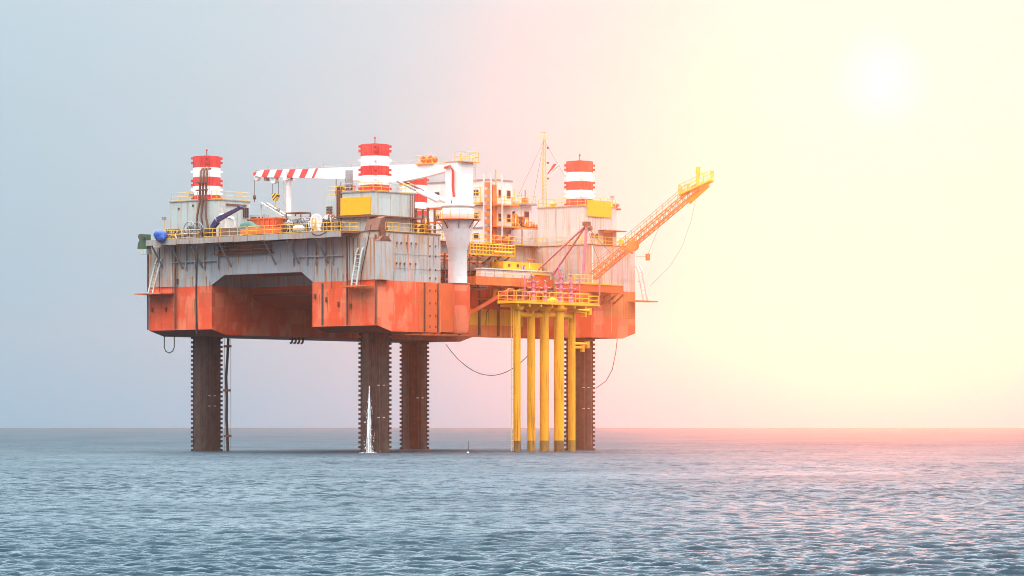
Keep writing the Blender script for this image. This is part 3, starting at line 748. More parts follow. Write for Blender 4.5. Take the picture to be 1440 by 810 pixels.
# ------------------------------------------------------------------ quarters
QX0, QX1, QY0, QY1 = 34.4, 39.2, 10.0, 21.5
qt = thing('living_quarters', 'white three storey living quarters block behind the crane tower', 'quarters', (37, 15, ZD))
MB().box(QX0, QX1, QY0, QY1, ZD, 37.2).build('wall', M_WHITE, qt)
MB().box(QX0 - .1, QX1 + .1, QY0 - .1, QY1 + .1, 37.2, 37.4).build('roof', M_STEEL, qt)
for z in (30.7, 33.7):
    MB().box(QX0 - .14, QX1 + .02, QY0 - 1.3, QY0 - .003, z, z + .18).build('gallery', M_OREC, qt)
    MB().box(QX0 - .16, QX0 - .003, QY0 + .01, QY1 - .1, z + .02, z + .14).build('string_course', M_STEEL, qt)
for z in (28.7, 31.6, 34.9):
    for x in (36.2, 38.0):
        w = MB().box(x, x + .8, QY0 - .06, QY0 - .003, z, z + 1.1).build('window', M_OREC, qt)
        MB().box(x + .08, x + .72, QY0 - .09, QY0 - .061, z + .08, z + 1.02).build('pane', M_GLASS, w)
for z in (29.2, 32.0, 35.2):
    for y in (12.0, 14.4, 16.8, 19.2):
        w = MB().box(QX0 - .06, QX0 - .003, y, y + .9, z, z + .8).build('window', M_STEEL, qt)
        MB().box(QX0 - .09, QX0 - .061, y + .08, y + .82, z + .08, z + .72).build('pane', M_GLASS, w)
# stair tower on the corner: frames with red panels
for k in range(9):
    z = ZD + .1 + k*1.02
    MB().box(QX0 - .5, QX0 - .2, QY0 - .6, QY0 + .55, z, z + .62).build('stair_panel', M_OREC, qt)
for (x, y) in ((QX0 - .55, QY0 - .7), (QX0 - .55, QY0 + .6), (QX0 + 1.1, QY0 - 1.25)):
    MB().tube((x, y, ZD), (x, y, 38.0), .11, 8).build('stair_post', M_WHITE, qt)
MB().box(QX0 + .2, QX0 + 1.0, QY0 - .4, QY0 - .1, ZD + .1, 36.6).build('service_duct', M_OREC, qt)
MB().tube((QX0 + .1, QY0 - 1.0, 36.5), (QX0 + .1, QY0 - 1.0, 38.6), .09, 8).build('vent_pipe', M_YEL, qt)
railing([(QX0 + .1, QY0 - 1.2, 33.88), (QX1, QY0 - 1.2, 33.88)], 'yellow railing on the upper gallery of the white quarters')
railing([(QX0 + .1, QY0 - 1.2, 30.88), (QX1, QY0 - 1.2, 30.88)], 'yellow railing on the middle gallery of the white quarters')
cg = MB().box(QX0 - .9, QX0 - .15, QY0 + 1.0, QY0 + 2.6, 34.0, 34.2).build('caged_landing', M_YEL, qt)
for (y) in (QY0 + 1.0, QY0 + 1.8, QY0 + 2.6): MB().tube((QX0 - .85, y, 34.2), (QX0 - .85, y, 36.2), .06, 5).build('post', M_YEL, cg)
for z in (34.9, 35.5, 36.2): MB().tube((QX0 - .85, QY0 + 1.0, z), (QX0 - .85, QY0 + 2.6, z), .06, 5).build('rail', M_YEL, cg)
# control block beside it, stepping down
cb = thing('control_room', 'cream control room block with awnings between quarters and sunlit leg house', 'control room', (42, 14, ZD))
MB().box(QX1 + .05, 44.6, QY0 + 1.0, QY1, ZD, 34.2).build('wall', M_WHITE, cb)
MB().box(QX1 + .05, 44.9, QY0 + .2, QY1, 34.2, 34.4).build('roof', M_STEEL, cb)
MB().box(QX1 + .06, 44.4, QY0 - 1.2, QY0 + .99, 30.6, 30.9).build('awning', M_OREC, cb)
MB().box(40.5, 43.4, QY0 + 3, QY1 - 2, 34.4, 36.1).build('roof_house', M_WHITE, cb)
for x, z in ((40.0, 32.3), (41.6, 31.6), (43.0, 32.4)):
    w = MB().box(x, x + 1.0, QY0 + .93, QY0 + .997, z, z + 1.0).build('window', M_OREC, cb)
    MB().box(x + .1, x + .9, QY0 + .9, QY0 + .929, z + .1, z + .9).build('pane', M_GLASS, w)
for i in range(6):
    x = 39.8 + i*.8
    MB().tube((x, QY0 + 1.5, 34.4), (x, QY0 + 1.5, 35.4 + (i % 3)*.5), .07, 6).build('vent_pipe', M_RUST if i % 2 else M_YEL, cb)
for x in (40.2, 42.0, 43.6):
    MB().box(x, x + .7, QY0 + 1.3, QY0 + 2.2, 34.4, 35.3).build('cooler', M_OREC if x != 42.0 else M_WHITE, cb)
railing([(QX1 + .3, QY0 + .3, 34.4), (44.7, QY0 + .3, 34.4)], 'yellow railing on the control room roof beneath the mast')
# white container and machinery at the foot of the quarters
ct = thing('cargo_container', 'white cargo container on deck under the control room awning', 'container', (40.5, 8.2, ZD))
MB().box(38.0, 43.2, 7.2, 9.4, ZD + .1, ZD + 2.5).build('body', M_WHITE, ct)
for i in range(12): MB().box(38.15 + i*.42, 38.3 + i*.42, 7.14, 7.197, ZD + .25, ZD + 2.4).build('rib', M_WHITE, ct)
for x in (38.0, 43.05):
    for y in (7.18, 9.25): MB().box(x - .02, x + .17, y - .02, y + .17, ZD, ZD + 2.53).build('corner_post', M_STEEL, ct)
sk = thing('pump_skid', 'red pump skid on deck left of the white container', 'pump', (35.6, 8.4, ZD))
MB().box(33.8, 37.4, 7.4, 9.2, ZD, ZD + .3).build('skid', M_RUST, sk)
vessel(MB(), Vector((35.0, 8.2, ZD + .9)), .5, 1.6, 'x', 14).build('motor', M_ORANGE, sk)
MB().lathe((36.5, 8.2, ZD + .3), [(.5, 0), (.5, .9), (.3, 1.1), (.3, 1.5)], 14).build('pump_casing', M_PURP, sk)
for x in (34.2, 36.0): MB().path([(x, 7.6, ZD + .3), (x, 7.6, ZD + 1.3), (x + .6, 7.6, ZD + 1.3), (x + .6, 8.2, ZD + 1.3)], .1, 6).build('pipe', M_RUST, sk)

# ------------------------------------------------------------------ mast and flag
MX, MY = xo(765, 12.5), 12.5
def mz(py): return at(765, py, y=MY).z
ma_ = thing('radio_mast', 'tall lattice radio mast with stays above the control room', 'mast', (MX, MY, 36.1))
for (dx_, dy_) in ((-.32, -.2), (.32, -.2), (0, .36)):
    MB().tube((MX + dx_, MY + dy_, 34.4), (MX + dx_*.5, MY + dy_*.5, mz(196)), .04, 6).build('mast_tube', M_YEL, ma_)
m = MB(); zz = 34.6; k = 0
while zz < mz(200):
    f = 1 - .5*(zz - 34.4)/(mz(196) - 34.4)
    P = [Vector((MX + a*f, MY + b*f, zz)) for a, b in ((-.32, -.2), (.32, -.2), (0, .36))]
    Q = [p + Vector((0, 0, .55)) for p in P]
    for i in range(3): m.tube(P[i], P[(i+1) % 3], .018, 4); m.tube(P[i], Q[(i+1) % 3], .018, 4)
    zz += .55; k += 1
m.build('lacing', M_YEL, ma_)
MB().tube((MX, MY, mz(197)), (MX, MY, mz(186)), .05, 6).build('top_pole', M_YEL, ma_)
yv = RT
MB().tube(Vector((MX, MY, mz(195))) - yv*.9, Vector((MX, MY, mz(195))) + yv*.8, .04, 5).build('yard', M_YEL, ma_)
MB().tube(Vector((MX, MY, mz(186))) - yv*.55, Vector((MX, MY, mz(186))) + yv*.25, .04, 5).build('wind_vane', M_YEL, ma_)
for py in (208, 229, 251): MB().box(MX + .3, MX + .55, MY - .5, MY - .25, mz(py) - .12, mz(py) + .12).build('lamp', M_RUST, ma_)
for q in ((MX - 5.0, MY - 2, 34.4), (MX - 3.2, MY + 3, 34.4), (MX + 5.0, MY - 5.2, 31.5)):
    MB().tube((MX, MY, mz(197)), q, .022, 4).build('stay', M_DARK, ma_)
def flag_mesh():
    vs, fs = [], []
    hoist = [Vector((MX, MY - .15, mz(246))), ]
    nu, nv = 14, 6
    d = (RT*.55 + Vector((0, 0, .85))).normalized(); c = (RT*.9 + Vector((0, 0, -.1))).normalized()
    o = Vector((MX, MY - .3, mz(245))) + RT*.18
    for i in range(nu + 1):
        for j in range(nv + 1):
            u, v = i/nu, j/nv
            p = o + d*(u*1.75) + c*(v*.95*(.35 + .65*u)) - FW*(.14*math.sin(u*8 + v*2) + .08*math.sin(v*7))
            vs.append(p)
    for i in range(nu):
        for j in range(nv): fs.append((i*(nv+1)+j, (i+1)*(nv+1)+j, (i+1)*(nv+1)+j+1, i*(nv+1)+j+1))
    return vs, fs, nv
vs, fs, nv = flag_mesh()
fl = thing('flag', 'wind-blown red and white striped flag on the radio mast', 'flag', vs[0])
for nm, js, mt in (('red_stripe', (0, 1, 2), plain('flag_red', (.60, .03, .03))), ('white_stripe', (3, 4), plain('flag_white', (.8, .78, .76))), ('red_stripe', (5,), plain('flag_red', (.6, .03, .03)))):
    m = MB(); m.add(vs, [f for k, f in enumerate(fs) if k % nv in js], True); m.build(nm, mt, fl)
# ------------------------------------------------------------------ deck equipment on the long side
def bundle(c, r, name, label, cat, mat, n=9, seed=1, sc=(1, 1, 1)):
    rnd = random.Random(seed); m = MB(); N1, N2 = 22, 14
    bumps = [(Vector((rnd.uniform(-1, 1), rnd.uniform(-1, 1), rnd.uniform(-1, 1))).normalized(), rnd.uniform(.15, .4)) for _ in range(n)]
    vs = []
    for j in range(N2 + 1):
        for i in range(N1):
            th, ph = math.pi*j/N2, 2*math.pi*i/N1
            d = Vector((math.sin(th)*math.cos(ph), math.sin(th)*math.sin(ph), math.cos(th)))
            k = .70 + max([a*1.1*max(0, d.dot(b))**3 for b, a in bumps]) + .05*math.sin(9*ph + 5*th)
            vs.append(Vector(c) + Vector((d.x*sc[0], d.y*sc[1], d.z*sc[2]))*r*k)
    m.add(vs, [(j*N1+i, (j+1)*N1+i, (j+1)*N1+(i+1) % N1, j*N1+(i+1) % N1) for j in range(N2) for i in range(N1)], True)
    o = m.build(name, mat, None, (c[0], c[1], c[2] - r)); tag(o, label, cat); return o
p = at(225, 333, x=WX - .3)
bundle(p, .92, 'tarpaulin_bundle', 'bright blue tarpaulin bundle hung at the left end of the walkway', 'tarpaulin', M_BLUE, 12, 4, (.7, 1.25, .95))
gc = thing('mooring_chock', 'green mooring chock at the far left corner of the deck', 'chock', (WX, 34.6, ZD - 1))
MB().prism([(33.75, 26.9), (35.6, 26.9), (35.5, 27.6), (35.2, 28.1), (35.5, 28.5), (35.3, 28.9), (33.75, 28.8)], 'x', WX + .2, WX + .9).build('cheek', M_GREENP, gc)
MB().prism([(33.75, 26.2), (35.0, 26.2), (35.65, 26.85), (33.75, 26.85)], 'x', WX + .1, WX + 1.0).build('bracket', M_PALE, gc)
MB().lathe((WX + .5, 34.3, ZD + .4), [(.3, -.6), (.2, -.4), (.2, .4), (.3, .6)], 12, 'x').build('roller', M_DARK, gc)
# chain winch below the left leg house
winch(-5.0, yo(272, -5.0), 1.05, 1.5, 'grey spoked winch on the walkway before the pale green leg house', M_STEEL, 'x')
wv = winch(-6.2, yo(288, -6.2), .55, .7, 'small dark winch at the foot of the navy davit', M_DARK, 'y', spokes=False)
# navy davit
dv = thing('davit', 'navy blue davit arm raised over the walkway', 'davit', (-6.6, yo(300, -6.6), ZD))
b0 = at(300, 331, x=-6.6); b1 = at(301, 317, x=-6.6); b2 = at(306, 309, x=-6.6); b3 = at(338, 292, x=-6.6)
MB().prism([(b0.y - .35, ZD), (b0.y + .35, ZD), (b0.y + .30, b1.z), (b2.y + .35, b2.z + .1), (b2.y - .25, b2.z - .45), (b0.y - .25, b1.z - .3)], 'x', -6.85, -6.35).build('foot', M_NAVY, dv)
d = (b3 - b2).normalized(); up = Vector((0, -d.z, d.y)) if d.y > 0 else Vector((0, d.z, -d.y))
q = [(b2 - up*.32), (b3 - up*.16), (b3 + up*.16), (b2 + up*.32)]
MB().prism([(v.y, v.z) for v in q], 'x', -6.8, -6.4).build('arm', M_NAVY, dv)
MB().lathe((-6.6, b3.y, b3.z), [(.26, -.28), (.26, .28)], 14, 'x').build('sheave', M_NAVY, dv)
# exhaust silencers beside it
ex = thing('exhaust_stack', 'white bent exhaust pipes on a brown box between davit and green tarpaulin', 'exhaust', (-4.6, yo(320, -4.6), ZD))
y0 = yo(331, -4.6); y1 = yo(312, -4.6)
MB().box(-5.2, -3.8, y0, y1, ZD, ZD + 1.35).build('engine_box', paint('brown_box', (.20, .13, .115), (.17, .11, .10), streak=.3, patch=.2), ex)
for k in range(3):
    y = y0 + .35 + k*.75
    MB().path([(-4.5, y, ZD + 1.3), (-4.5, y, ZD + 2.2 + .2*k), (-4.5, y + .15, ZD + 2.55 + .2*k), (-4.5, y + .5, ZD + 2.7 + .2*k), (-4.5, y + 1.0, ZD + 2.72 + .2*k)], .2, 8).build('pipe', M_WHITE, ex)
# air handling cabin with louvers, on a yellow stool, and the sloping grey gangway
cbn = thing('machinery_cabin', 'small grey machinery cabin with brown louvers beside the left leg house', 'cabin', (4.6, yo(358, 4.6), ZD))
ya, yb_ = yo(372, 4.0), yo(350, 4.0)
MB().box(4.0, 6.5, ya, yb_, ZD + 1.4, ZD + 3.6).build('body', M_PALE, cbn)
for k in range(2): MB().box(3.92, 3.998, ya + .3 + k*1.2, ya + 1.2 + k*1.2, ZD + 2.0, ZD + 3.3).build('louver', M_RUST, cbn)
for (x, y) in ((4.1, ya + .1), (4.1, yb_ - .1), (6.4, ya + .1), (6.4, yb_ - .1)): MB().tube((x, y, ZD), (x, y, ZD + 1.4), .1, 6).build('stand', M_YEL, cbn)
gw = thing('gangway', 'pale grey sloping gangway behind the red container', 'gangway', (3.0, yo(376, 3.0), ZD))
g0, g1 = at(367, 286, x=3.0), at(398, 305, x=3.0)
for dx_ in (0, 1.1): MB().bar((3.0 + dx_, g0.y, g0.z), (3.0 + dx_, g1.y, g1.z), .32).build('side_beam', M_PALE, gw)
for k in range(8):
    q = g0.lerp(g1, (k + .5)/8); MB().box(3.0, 4.1, q.y - .12, q.y + .12, q.z - .03, q.z + .02).build('tread', M_STEEL, gw)
MB().tube((3.0, g0.y, g0.z), (3.0, g0.y, ZD), .12, 6).build('stand', M_PALE, gw)
MB().tube((3.0, g1.y, g1.z), (3.0, g1.y, ZD), .12, 6).build('stand', M_PALE, gw)
# red container, orange trough and green tarpaulin
rc = thing('open_skip', 'rusty red open skip on deck behind the yellow railing', 'skip', (-3.5, yo(368, -3.5), ZD))
ya, yb_ = yo(391, -4.4), yo(349, -4.4)
MB().prism([(ya + .3, ZD + 1.0), (yb_ - .3, ZD + 1.0), (yb_, ZD + 2.35), (ya, ZD + 2.35)], 'x', -4.6, -2.2).build('body', M_ORANGE, rc)
MB().box(-4.7, -2.1, ya - .05, yb_ + .05, ZD + 2.25, ZD + 2.4).build('rim', M_ORANGE, rc)
for k in range(6):
    y = ya + .5 + k*(yb_ - ya - 1)/5; MB().box(-4.72, -4.6, y - .06, y + .06, ZD + 1.02, ZD + 2.25).build('rib', M_ORANGE, rc)
MB().box(-4.4, -2.4, ya + .4, yb_ - .4, ZD, ZD + 1.0).build('cradle', M_STEEL, rc)
ot = thing('spill_tray', 'bright orange long tray on deck below the red skip', 'tray', (-6.4, yo(366, -6.4), ZD))
ya2, yb2 = yo(392, -6.4), yo(342, -6.4)
MB().box(-6.9, -5.9, ya2, yb2, ZD + .25, ZD + .95).build('body', paint('bright_orange', (.72, .14, .03), (.66, .11, .03), streak=.1, patch=.1), ot)
for y in (ya2 + .5, (ya2 + yb2)/2, yb2 - .5): MB().box(-6.8, -6.0, y - .1, y + .1, ZD, ZD + .25).build('foot', M_DARK, ot)
tarp = MB(); nA, nB = 20, 8; vs = []
yt0, yt1 = yo(367, -5.5), yo(340, -5.5)
for i in range(nA + 1):
    for j in range(nB + 1):
        u, v = i/nA, j/nB
        h = 1.9*math.sin(math.pi*min(1, max(0, v)))**.55*(.35 + .65*(u**.6 if u < .75 else .75**.6 - (u-.75)*.3)) + .08*math.sin(11*u + 3*v)
        vs.append((-6.3 + 2.0*v, yt0 + (yt1 - yt0)*u, ZD + .35 + max(0, h)))
tarp.add(vs, [(i*(nB+1)+j, i*(nB+1)+j+1, (i+1)*(nB+1)+j+1, (i+1)*(nB+1)+j) for i in range(nA) for j in range(nB)], True)
vs2 = [(x, y, ZD + .002) for x, y in ((-6.3, yt0), (-4.3, yt0), (-4.3, yt1), (-6.3, yt1))]
tarp.add(vs2, [(0, 1, 2, 3)])
tg = tarp.build('tarpaulin_cover', M_TEAL, None, (-5.3, (yt0+yt1)/2, ZD)); tag(tg, 'green tarpaulin draped over gear in front of the red skip', 'tarpaulin')
# big winches before the near jack house
winch(-4.6, yo(453, -4.6), 1.12, 2.2, 'large grey drum winch with solid flange beside the near leg house', M_WHITE, 'x', spokes=False)
winch(-4.8, yo(429, -4.8), .95, 1.4, 'grey spoked winch in the middle of the winch row', M_STEEL, 'x')
winch(-4.9, yo(412, -4.9), .7, 1.2, 'small spoked winch beside the red skip', M_STEEL, 'x')
hp = thing('power_pack', 'grey hydraulic power pack with brown frame behind the spoked winches', 'power pack', (-2.0, yo(412, -2.0), ZD))
ya, yb_ = yo(425, -2.4), yo(405, -2.4)
MB().box(-2.6, -1.0, ya, yb_, ZD + .3, ZD + 2.6).build('body', M_PALE, hp)
MB().box(-2.75, -.9, ya - .1, yb_ + .1, ZD + 2.95, ZD + 3.1).build('roof_frame', M_RUST, hp)
for (x, y) in ((-2.7, ya - .05), (-2.7, yb_ + .05), (-.95, ya - .05), (-.95, yb_ + .05)): MB().tube((x, y, ZD), (x, y, ZD + 3.0), .09, 6).build('post', M_RUST, hp)
for k in range(3): MB().box(-2.66, -2.6, ya + .2 + k*.8, ya + .8 + k*.8, ZD + .6, ZD + 2.2).build('panel', M_STEEL, hp)
cv = MB(); vessel(cv, Vector((-6.6, yo(420, -6.6), ZD + .55)), .5, 1.2, 'y', 14); cv2 = cv.build('covered_motor', M_PALE, None, (-6.6, yo(420, -6.6), ZD)); tag(cv2, 'grey rounded motor housing at the railing below the winch row', 'motor')
for k, (px, lab) in enumerate(((396, 'brown valve manifold between red skip and winches'), (470, 'brown valve manifold between drum winch and near leg house'), (243, 'brown valve manifold beside the blue bundle'))):
    x_ = -5.6; y_ = yo(px, x_)
    v = thing('valve_manifold', lab, 'manifold', (x_, y_, ZD), 'valve manifolds on the walkway')
    MB().path([(x_, y_ - .8, ZD + .1), (x_, y_ - .8, ZD + .8), (x_, y_ + .8, ZD + .8), (x_, y_ + .8, ZD + .1)], .13, 7).build('header', M_RUST, v)
    for i in range(3):
        yy = y_ - .5 + i*.5
        MB().tube((x_, yy, ZD + .5), (x_, yy, ZD + 1.35), .09, 6).build('valve_stem', M_RUST, v)
        MB().lathe((x_, yy, ZD + 1.35), [(.22, -.03), (.22, .03)], 12).build('handwheel', M_LRED, v)
ga = thing('access_gate', 'yellow hooped ladder gate in the railing before the drum winch', 'gate', (WX + .3, yo(440, WX), ZD))
yc = yo(440, WX)
MB().path([(WX + .2, yc - .35, ZD), (WX + .2, yc - .35, ZD + 1.5), (WX + .2, yc - .2, ZD + 1.8), (WX + .2, yc + .2, ZD + 1.8), (WX + .2, yc + .35, ZD + 1.5), (WX + .2, yc + .35, ZD)], .07, 6).build('hoop', M_YEL, ga)
for z in (.4, .8, 1.2): MB().tube((WX + .2, yc - .35, ZD + z), (WX + .2, yc + .35, ZD + z), .05, 5).build('rung', M_YEL, ga)
# floodlights and lamp posts
def lamp(px, pz, x, z0, label):
    pt = at(px, pz, x=x); t = thing('floodlight', label, 'floodlight', (x, pt.y, z0), 'floodlights on posts')
    MB().tube((x, pt.y, z0), (x, pt.y, pt.z), .05, 6).build('post', M_RAIL, t)
    MB().box(x - .2, x + .12, pt.y - .28, pt.y + .28, pt.z, pt.z + .35).build('lamp_head', M_STEEL, t)
lamp(231, 309, WX + .4, ZD, 'floodlight on a yellow post above the blue bundle')
lamp(270, 276, -2.3, 33.42, 'floodlight on the roof left of the brown exhaust pipes')
lamp(861, 279, 44.5, 33.22, 'floodlight on a post beside the sunlit yellow board')
lamp(391, 297, -.5, ZD, 'floodlight on a thin post behind the red skip')
# silver tank and generators on the near annex
tk = thing('header_tank', 'silver header tank on a red stand beside the striped near leg', 'tank', (.5, yo(491, .5), 32.9))
c = at(491, 250, x=.5)
MB().lathe((.5, c.y, c.z), [(.5, -1.0), (.5, .9), (.46, 1.0), (.1, 1.05), (.1, 1.2)], 18).build('shell', M_STEEL, tk)
MB().box(-.1, 1.1, c.y - .6, c.y + .6, c.z - 1.15, c.z - 1.0).build('stand_top', M_LRED, tk)
for (a, b) in ((-.05, -.5), (-.05, .5), (1.05, -.5), (1.05, .5)): MB().tube((a, c.y + b, 32.9), (a, c.y + b, c.z - 1.1), .06, 6).build('stand_leg', M_LRED, tk)
gn = thing('generator_set', 'dark generator set with pipes on the annex roof below the silver tank', 'generator', (-.8, yo(483, -.8), 32.9))
ya, yb_ = yo(496, -1.4), yo(474, -1.4)
MB().box(-1.8, -.2, ya, yb_, 32.9, 33.6).build('bed', M_PURP if False else plain('dull_mauve', (.20, .13, .17)), gn)
for k in range(3): vessel(MB(), Vector((-1.3, ya + .5 + k*.95, 34.0)), .34, .5, 'y', 12).build('engine', M_DARK, gn)
for k in range(4): MB().tube((-1.7, ya + .2 + k*.8, 33.5), (-1.7, ya + .2 + k*.8, 34.7 + (k % 2)*.5), .09, 6).build('pipe', M_STEEL, gn)
# gear on the sunlit roof, and small machinery seen over the near roof
for i, (px, lab) in enumerate(((778, 'yellow ventilator beside the sunlit striped leg'), (866, 'orange ventilator under the sunlit floodlight'))):
    pt = at(px, 288, y=-2.0 if i else 3.5); t = thing('ventilator', lab, 'ventilator', (pt.x, pt.y, 33.22))
    MB().lathe((pt.x, pt.y, 33.2), [(.25, 0), (.25, .5), (.5, .55), (.5, .8), (.2, .95)], 12).build('cowl', M_YEL if i == 0 else M_ORANGE, t)
    MB().box(pt.x - .7, pt.x + .7, pt.y - .4, pt.y + .4, 33.2, 33.45).build('base_frame', M_YEL if i == 0 else M_RUST, t)

# ------------------------------------------------------------------ boarding ladders
def boarding(cx, y0, y1, out, z, zt, label, face='x'):
    t = thing('escape_ladder', label, 'ladder', (0, 0, 0) if False else ((cx, (y0+y1)/2, z) if face == 'x' else ((y0+y1)/2, cx, z)), 'escape ladders with landing')
    def P(o, y, zz): return (cx - o, y, zz) if face == 'x' else (y, cx - o, zz)
    a, b = P(0, y0, z), P(out, y1, z)
    MB().box(min(a[0], b[0]), max(a[0], b[0]), min(a[1], b[1]), max(a[1], b[1]), z - .16, z).build('landing', M_OREC, t)
    for s in (.3, 1.25):
        y = y0 + (y1 - y0)*.5 + s*.9 - .7
        MB().path([P(out*.75, y, z), P(out*.42, y, z + 2.6), P(out*.2, y, z + 4.2), P(out*.05, y, z + 4.7), P(-.05, y, z + 4.75)], .14, 7).build('stringer', M_PALE, t)
    for k in range(8):
        zz = z + .4 + k*.5; o = out*(.75 - .33*(zz - z)/2.6) if zz - z < 2.6 else out*.32
        y = y0 + (y1 - y0)*.5 - .43; MB().tube(P(o, y, zz), P(o, y + .86, zz), .05, 5).build('rung', M_PALE, t)
    MB().bar(P(out*.4, y0 + (y1-y0)*.5, z + 2.7), P(0, y0 + (y1-y0)*.5, z + 2.7), .1).build('tie', M_STEEL, t)
    return t
boarding(XL, 31.0, 36.0, 2.6, 21.0, 25, 'grey escape ladder over the left end of the hull')
boarding(XL - .2, -4.9, -.6, 1.7, 21.1, 25, 'white escape ladder on the near corner of the hull')
boarding(YR, 45.6, 50.0, 1.8, 20.6, 25, 'rusty escape ladder at the sunlit end of the hull', 'y')

# ------------------------------------------------------------------ hoses, cables, riser
def cable(pts, r, label, name='hose', mat=M_BLACK, n=6, cat='hose'):
    o = MB().path(pts, r, n).build(name, mat, None, pts[0]); return tag(o, label, cat)
def caten(a, b, sag, n=16):
    a, b = Vector(a), Vector(b)
    return [a.lerp(b, i/n) - Vector((0, 0, sag*4*(i/n)*(1-i/n))) for i in range(n + 1)]
a = at(278, 343, x=WX); b = at(277.5, 470, x=WX)
cable([(WX - .12, a.y, a.z), (WX - .25, a.y, (a.z+b.z)/2), (WX - .12, b.y, b.z)], .14, 'black hose hanging down the hull in front of the left leg')
u0, u1 = at(231, 473, x=XL + 2.7), at(245, 473, x=XL + 2.7)
cable([(u0.x, u0.y, ZB + .1), (u0.x, u0.y, 13.9), (u0.x, u0.y - .3, 13.4), (u0.x, (u0.y+u1.y)/2, 13.15), (u0.x, u1.y + .3, 13.4), (u0.x, u1.y, 13.9), (u0.x, u1.y, ZB + .1)], .07, 'small black hose loop under the left end of the hull')
c0, c1 = at(627, 484, y=20), at(752, 489, y=-7.5)
lo = at(690, 525, y=4)
cable(caten((c0.x, c0.y, c0.z), (c1.x, c1.y, c1.z), 4.0, 24), .05, 'slack cable slung from the far hull to the yellow piles', cat='cable', name='cable')
c0, c1 = at(868, 478, y=-2), at(838, 546, y=-1)
cable([(c0.x, c0.y, ZB), *[tuple(at(px, py, y=-1.5)) for px, py in ((866, 495), (861, 520), (852, 536), (838, 546))]], .05, 'slack cable hanging beside the sunlit leg', cat='cable', name='cable')
cable([tuple(at(px, py, x=XL - .3 + k*.0)) for k, (px, py) in enumerate(((522, 316), (519, 330), (514, 355), (508, 385), (507, 400)))], .05, 'thin black cable down the near corner of the hull', cat='cable', name='cable')
cable([tuple(at(px, py, x=WX - .1)) for px, py in ((438, 326), (440, 329), (444, 330.5), (450, 330.5), (455, 328), (460, 325.5))], .05, 'slack black cable drooping over the deck edge below the drum winch', cat='cable', name='cable')
rs = thing('riser_pipe', 'dark hanging riser with clamps beside the left leg', 'riser', (0, 0, 0))
rp = [at(px, py, x=.5) for px, py in ((321, 476), (320, 500), (318, 530), (319, 560), (318.5, 590), (320, 620), (320.5, 645))]
MB().path(rp, .19, 8).build('pipe', M_BLACK, rs)
for px, py in ((320, 487), (319, 549), (320, 613)):
    q = at(px, py, x=.5); MB().box(q.x - .3, q.x + .3, q.y - .45, q.y + .45, q.z - .15, q.z + .15).build('clamp', M_RUST, rs)
for dpx in (-4, 4.5):
    a, b = at(320 + dpx, 476, x=.5), at(320 + dpx, 645, x=.5); MB().tube(a, b, .035, 5).build('guide_wire', M_STEEL, rs)
for px in (411, 416, 421, 426):
    a = at(px, 476, y=SLOT1 + 1.5)
hk = thing('drain_outlet', 'four hooked brown drain outlets under the hull between the left legs', 'drain', (at(418, 478, y=SLOT1 + 1).x, SLOT1 + 1, ZB - 1))
for px in (411, 416, 421, 426):
    a = at(px, 478, y=SLOT1 + 1)
    MB().path([(a.x, a.y, ZB), (a.x, a.y, ZB - .5), (a.x - .1, a.y, ZB - .75), (a.x - .35, a.y, ZB - .85)], .15, 7).build('pipe', M_RUST, hk)
by = thing('marker_buoy', 'thin dark marker spar standing in the water between leg and piles', 'buoy', tuple(at(658, 637, z=0)))
q = at(658, 637.5, z=0)
MB().tube((q.x, q.y, -.6), (q.x + .1, q.y, 1.5), .05, 6).build('spar', M_DARK, by)
MB().lathe((q.x, q.y, -.1), [(.12, -.3), (.22, 0), (.12, .3)], 10).build('float', M_LWHITE, by)

# ------------------------------------------------------------------ wellhead platform
WY0, WY1 = -11.2, -8.0
wx0, wx1 = xo(726, WY0), xo(829, WY0)
WZ = 19.3
wh = thing('wellhead_platform', 'yellow wellhead platform on five round piles beside the hull', 'wellhead platform', ((wx0+wx1)/2, (WY0+WY1)/2, 0))
deck = MB().box(wx0, wx1, WY0, WY1, WZ, WZ + .32).build('deck', M_YEL, wh)
for k in range(7):
    x = wx0 + .6 + k*(wx1 - wx0 - 1.2)/6
    MB().box(x - .1, x + .1, WY0 + .1, WY1 - .1, WZ - .4, WZ - .003).build('deck_beam', M_YEL, deck)
piles = ((727, -9.8, .48), (747, -8.9, .52), (765.5, -9.4, .60), (786, -10.4, .66), (804, -8.6, .50))
for px, y, r in piles:
    x = xo(px, y)
    pl = MB().lathe((x, y, 0), [(r, -4), (r, WZ - .01)], 24).build('pile', M_PILE, wh)
    MB().lathe((x, y, 0), [(r + .015, -1), (r + .02, .9), (r + .004, 1.5)], 24).build('tide_band', paint('tidal_growth', (.30, .17, .02), (.12, .07, .02), streak=.7, patch=.8, rust=(.05, .03, .02), seams=False), pl)
    for z in (7.0, 11.5, 16.2): MB().lathe((x, y, z), [(r + .03, -.06), (r + .03, .06)], 24).build('weld_ring', M_PILE, pl)
    MB().lathe((x, y, WZ - .5), [(r + .25, -.3), (r + .45, 0), (r + .45, .12)], 20).build('collar', M_YEL, pl)
zc = 17.9
for (a, b) in zip(piles[:-1], piles[1:]):
    pa, pb = Vector((xo(a[0], a[1]), a[1], zc)), Vector((xo(b[0], b[1]), b[1], zc))
    MB().tube(pa, pb, .34, 12).build('brace_pipe', M_YEL, wh)
for px, py in ((822, 441), (829, 438), (819, 490), (826, 485)):
    a = at(px, py, y=-8.0); MB().tube((a.x, a.y, a.z - .45), (a.x, a.y, a.z + .45), .3, 12).build('guide_stub', M_YEL, wh)
    MB().tube((xo(804, -8.6), -8.6, a.z + .1), (a.x, a.y, a.z + .1), .2, 10).build('guide_arm', M_YEL, wh)
ldr = MB(); lx = xo(719, -9.8)
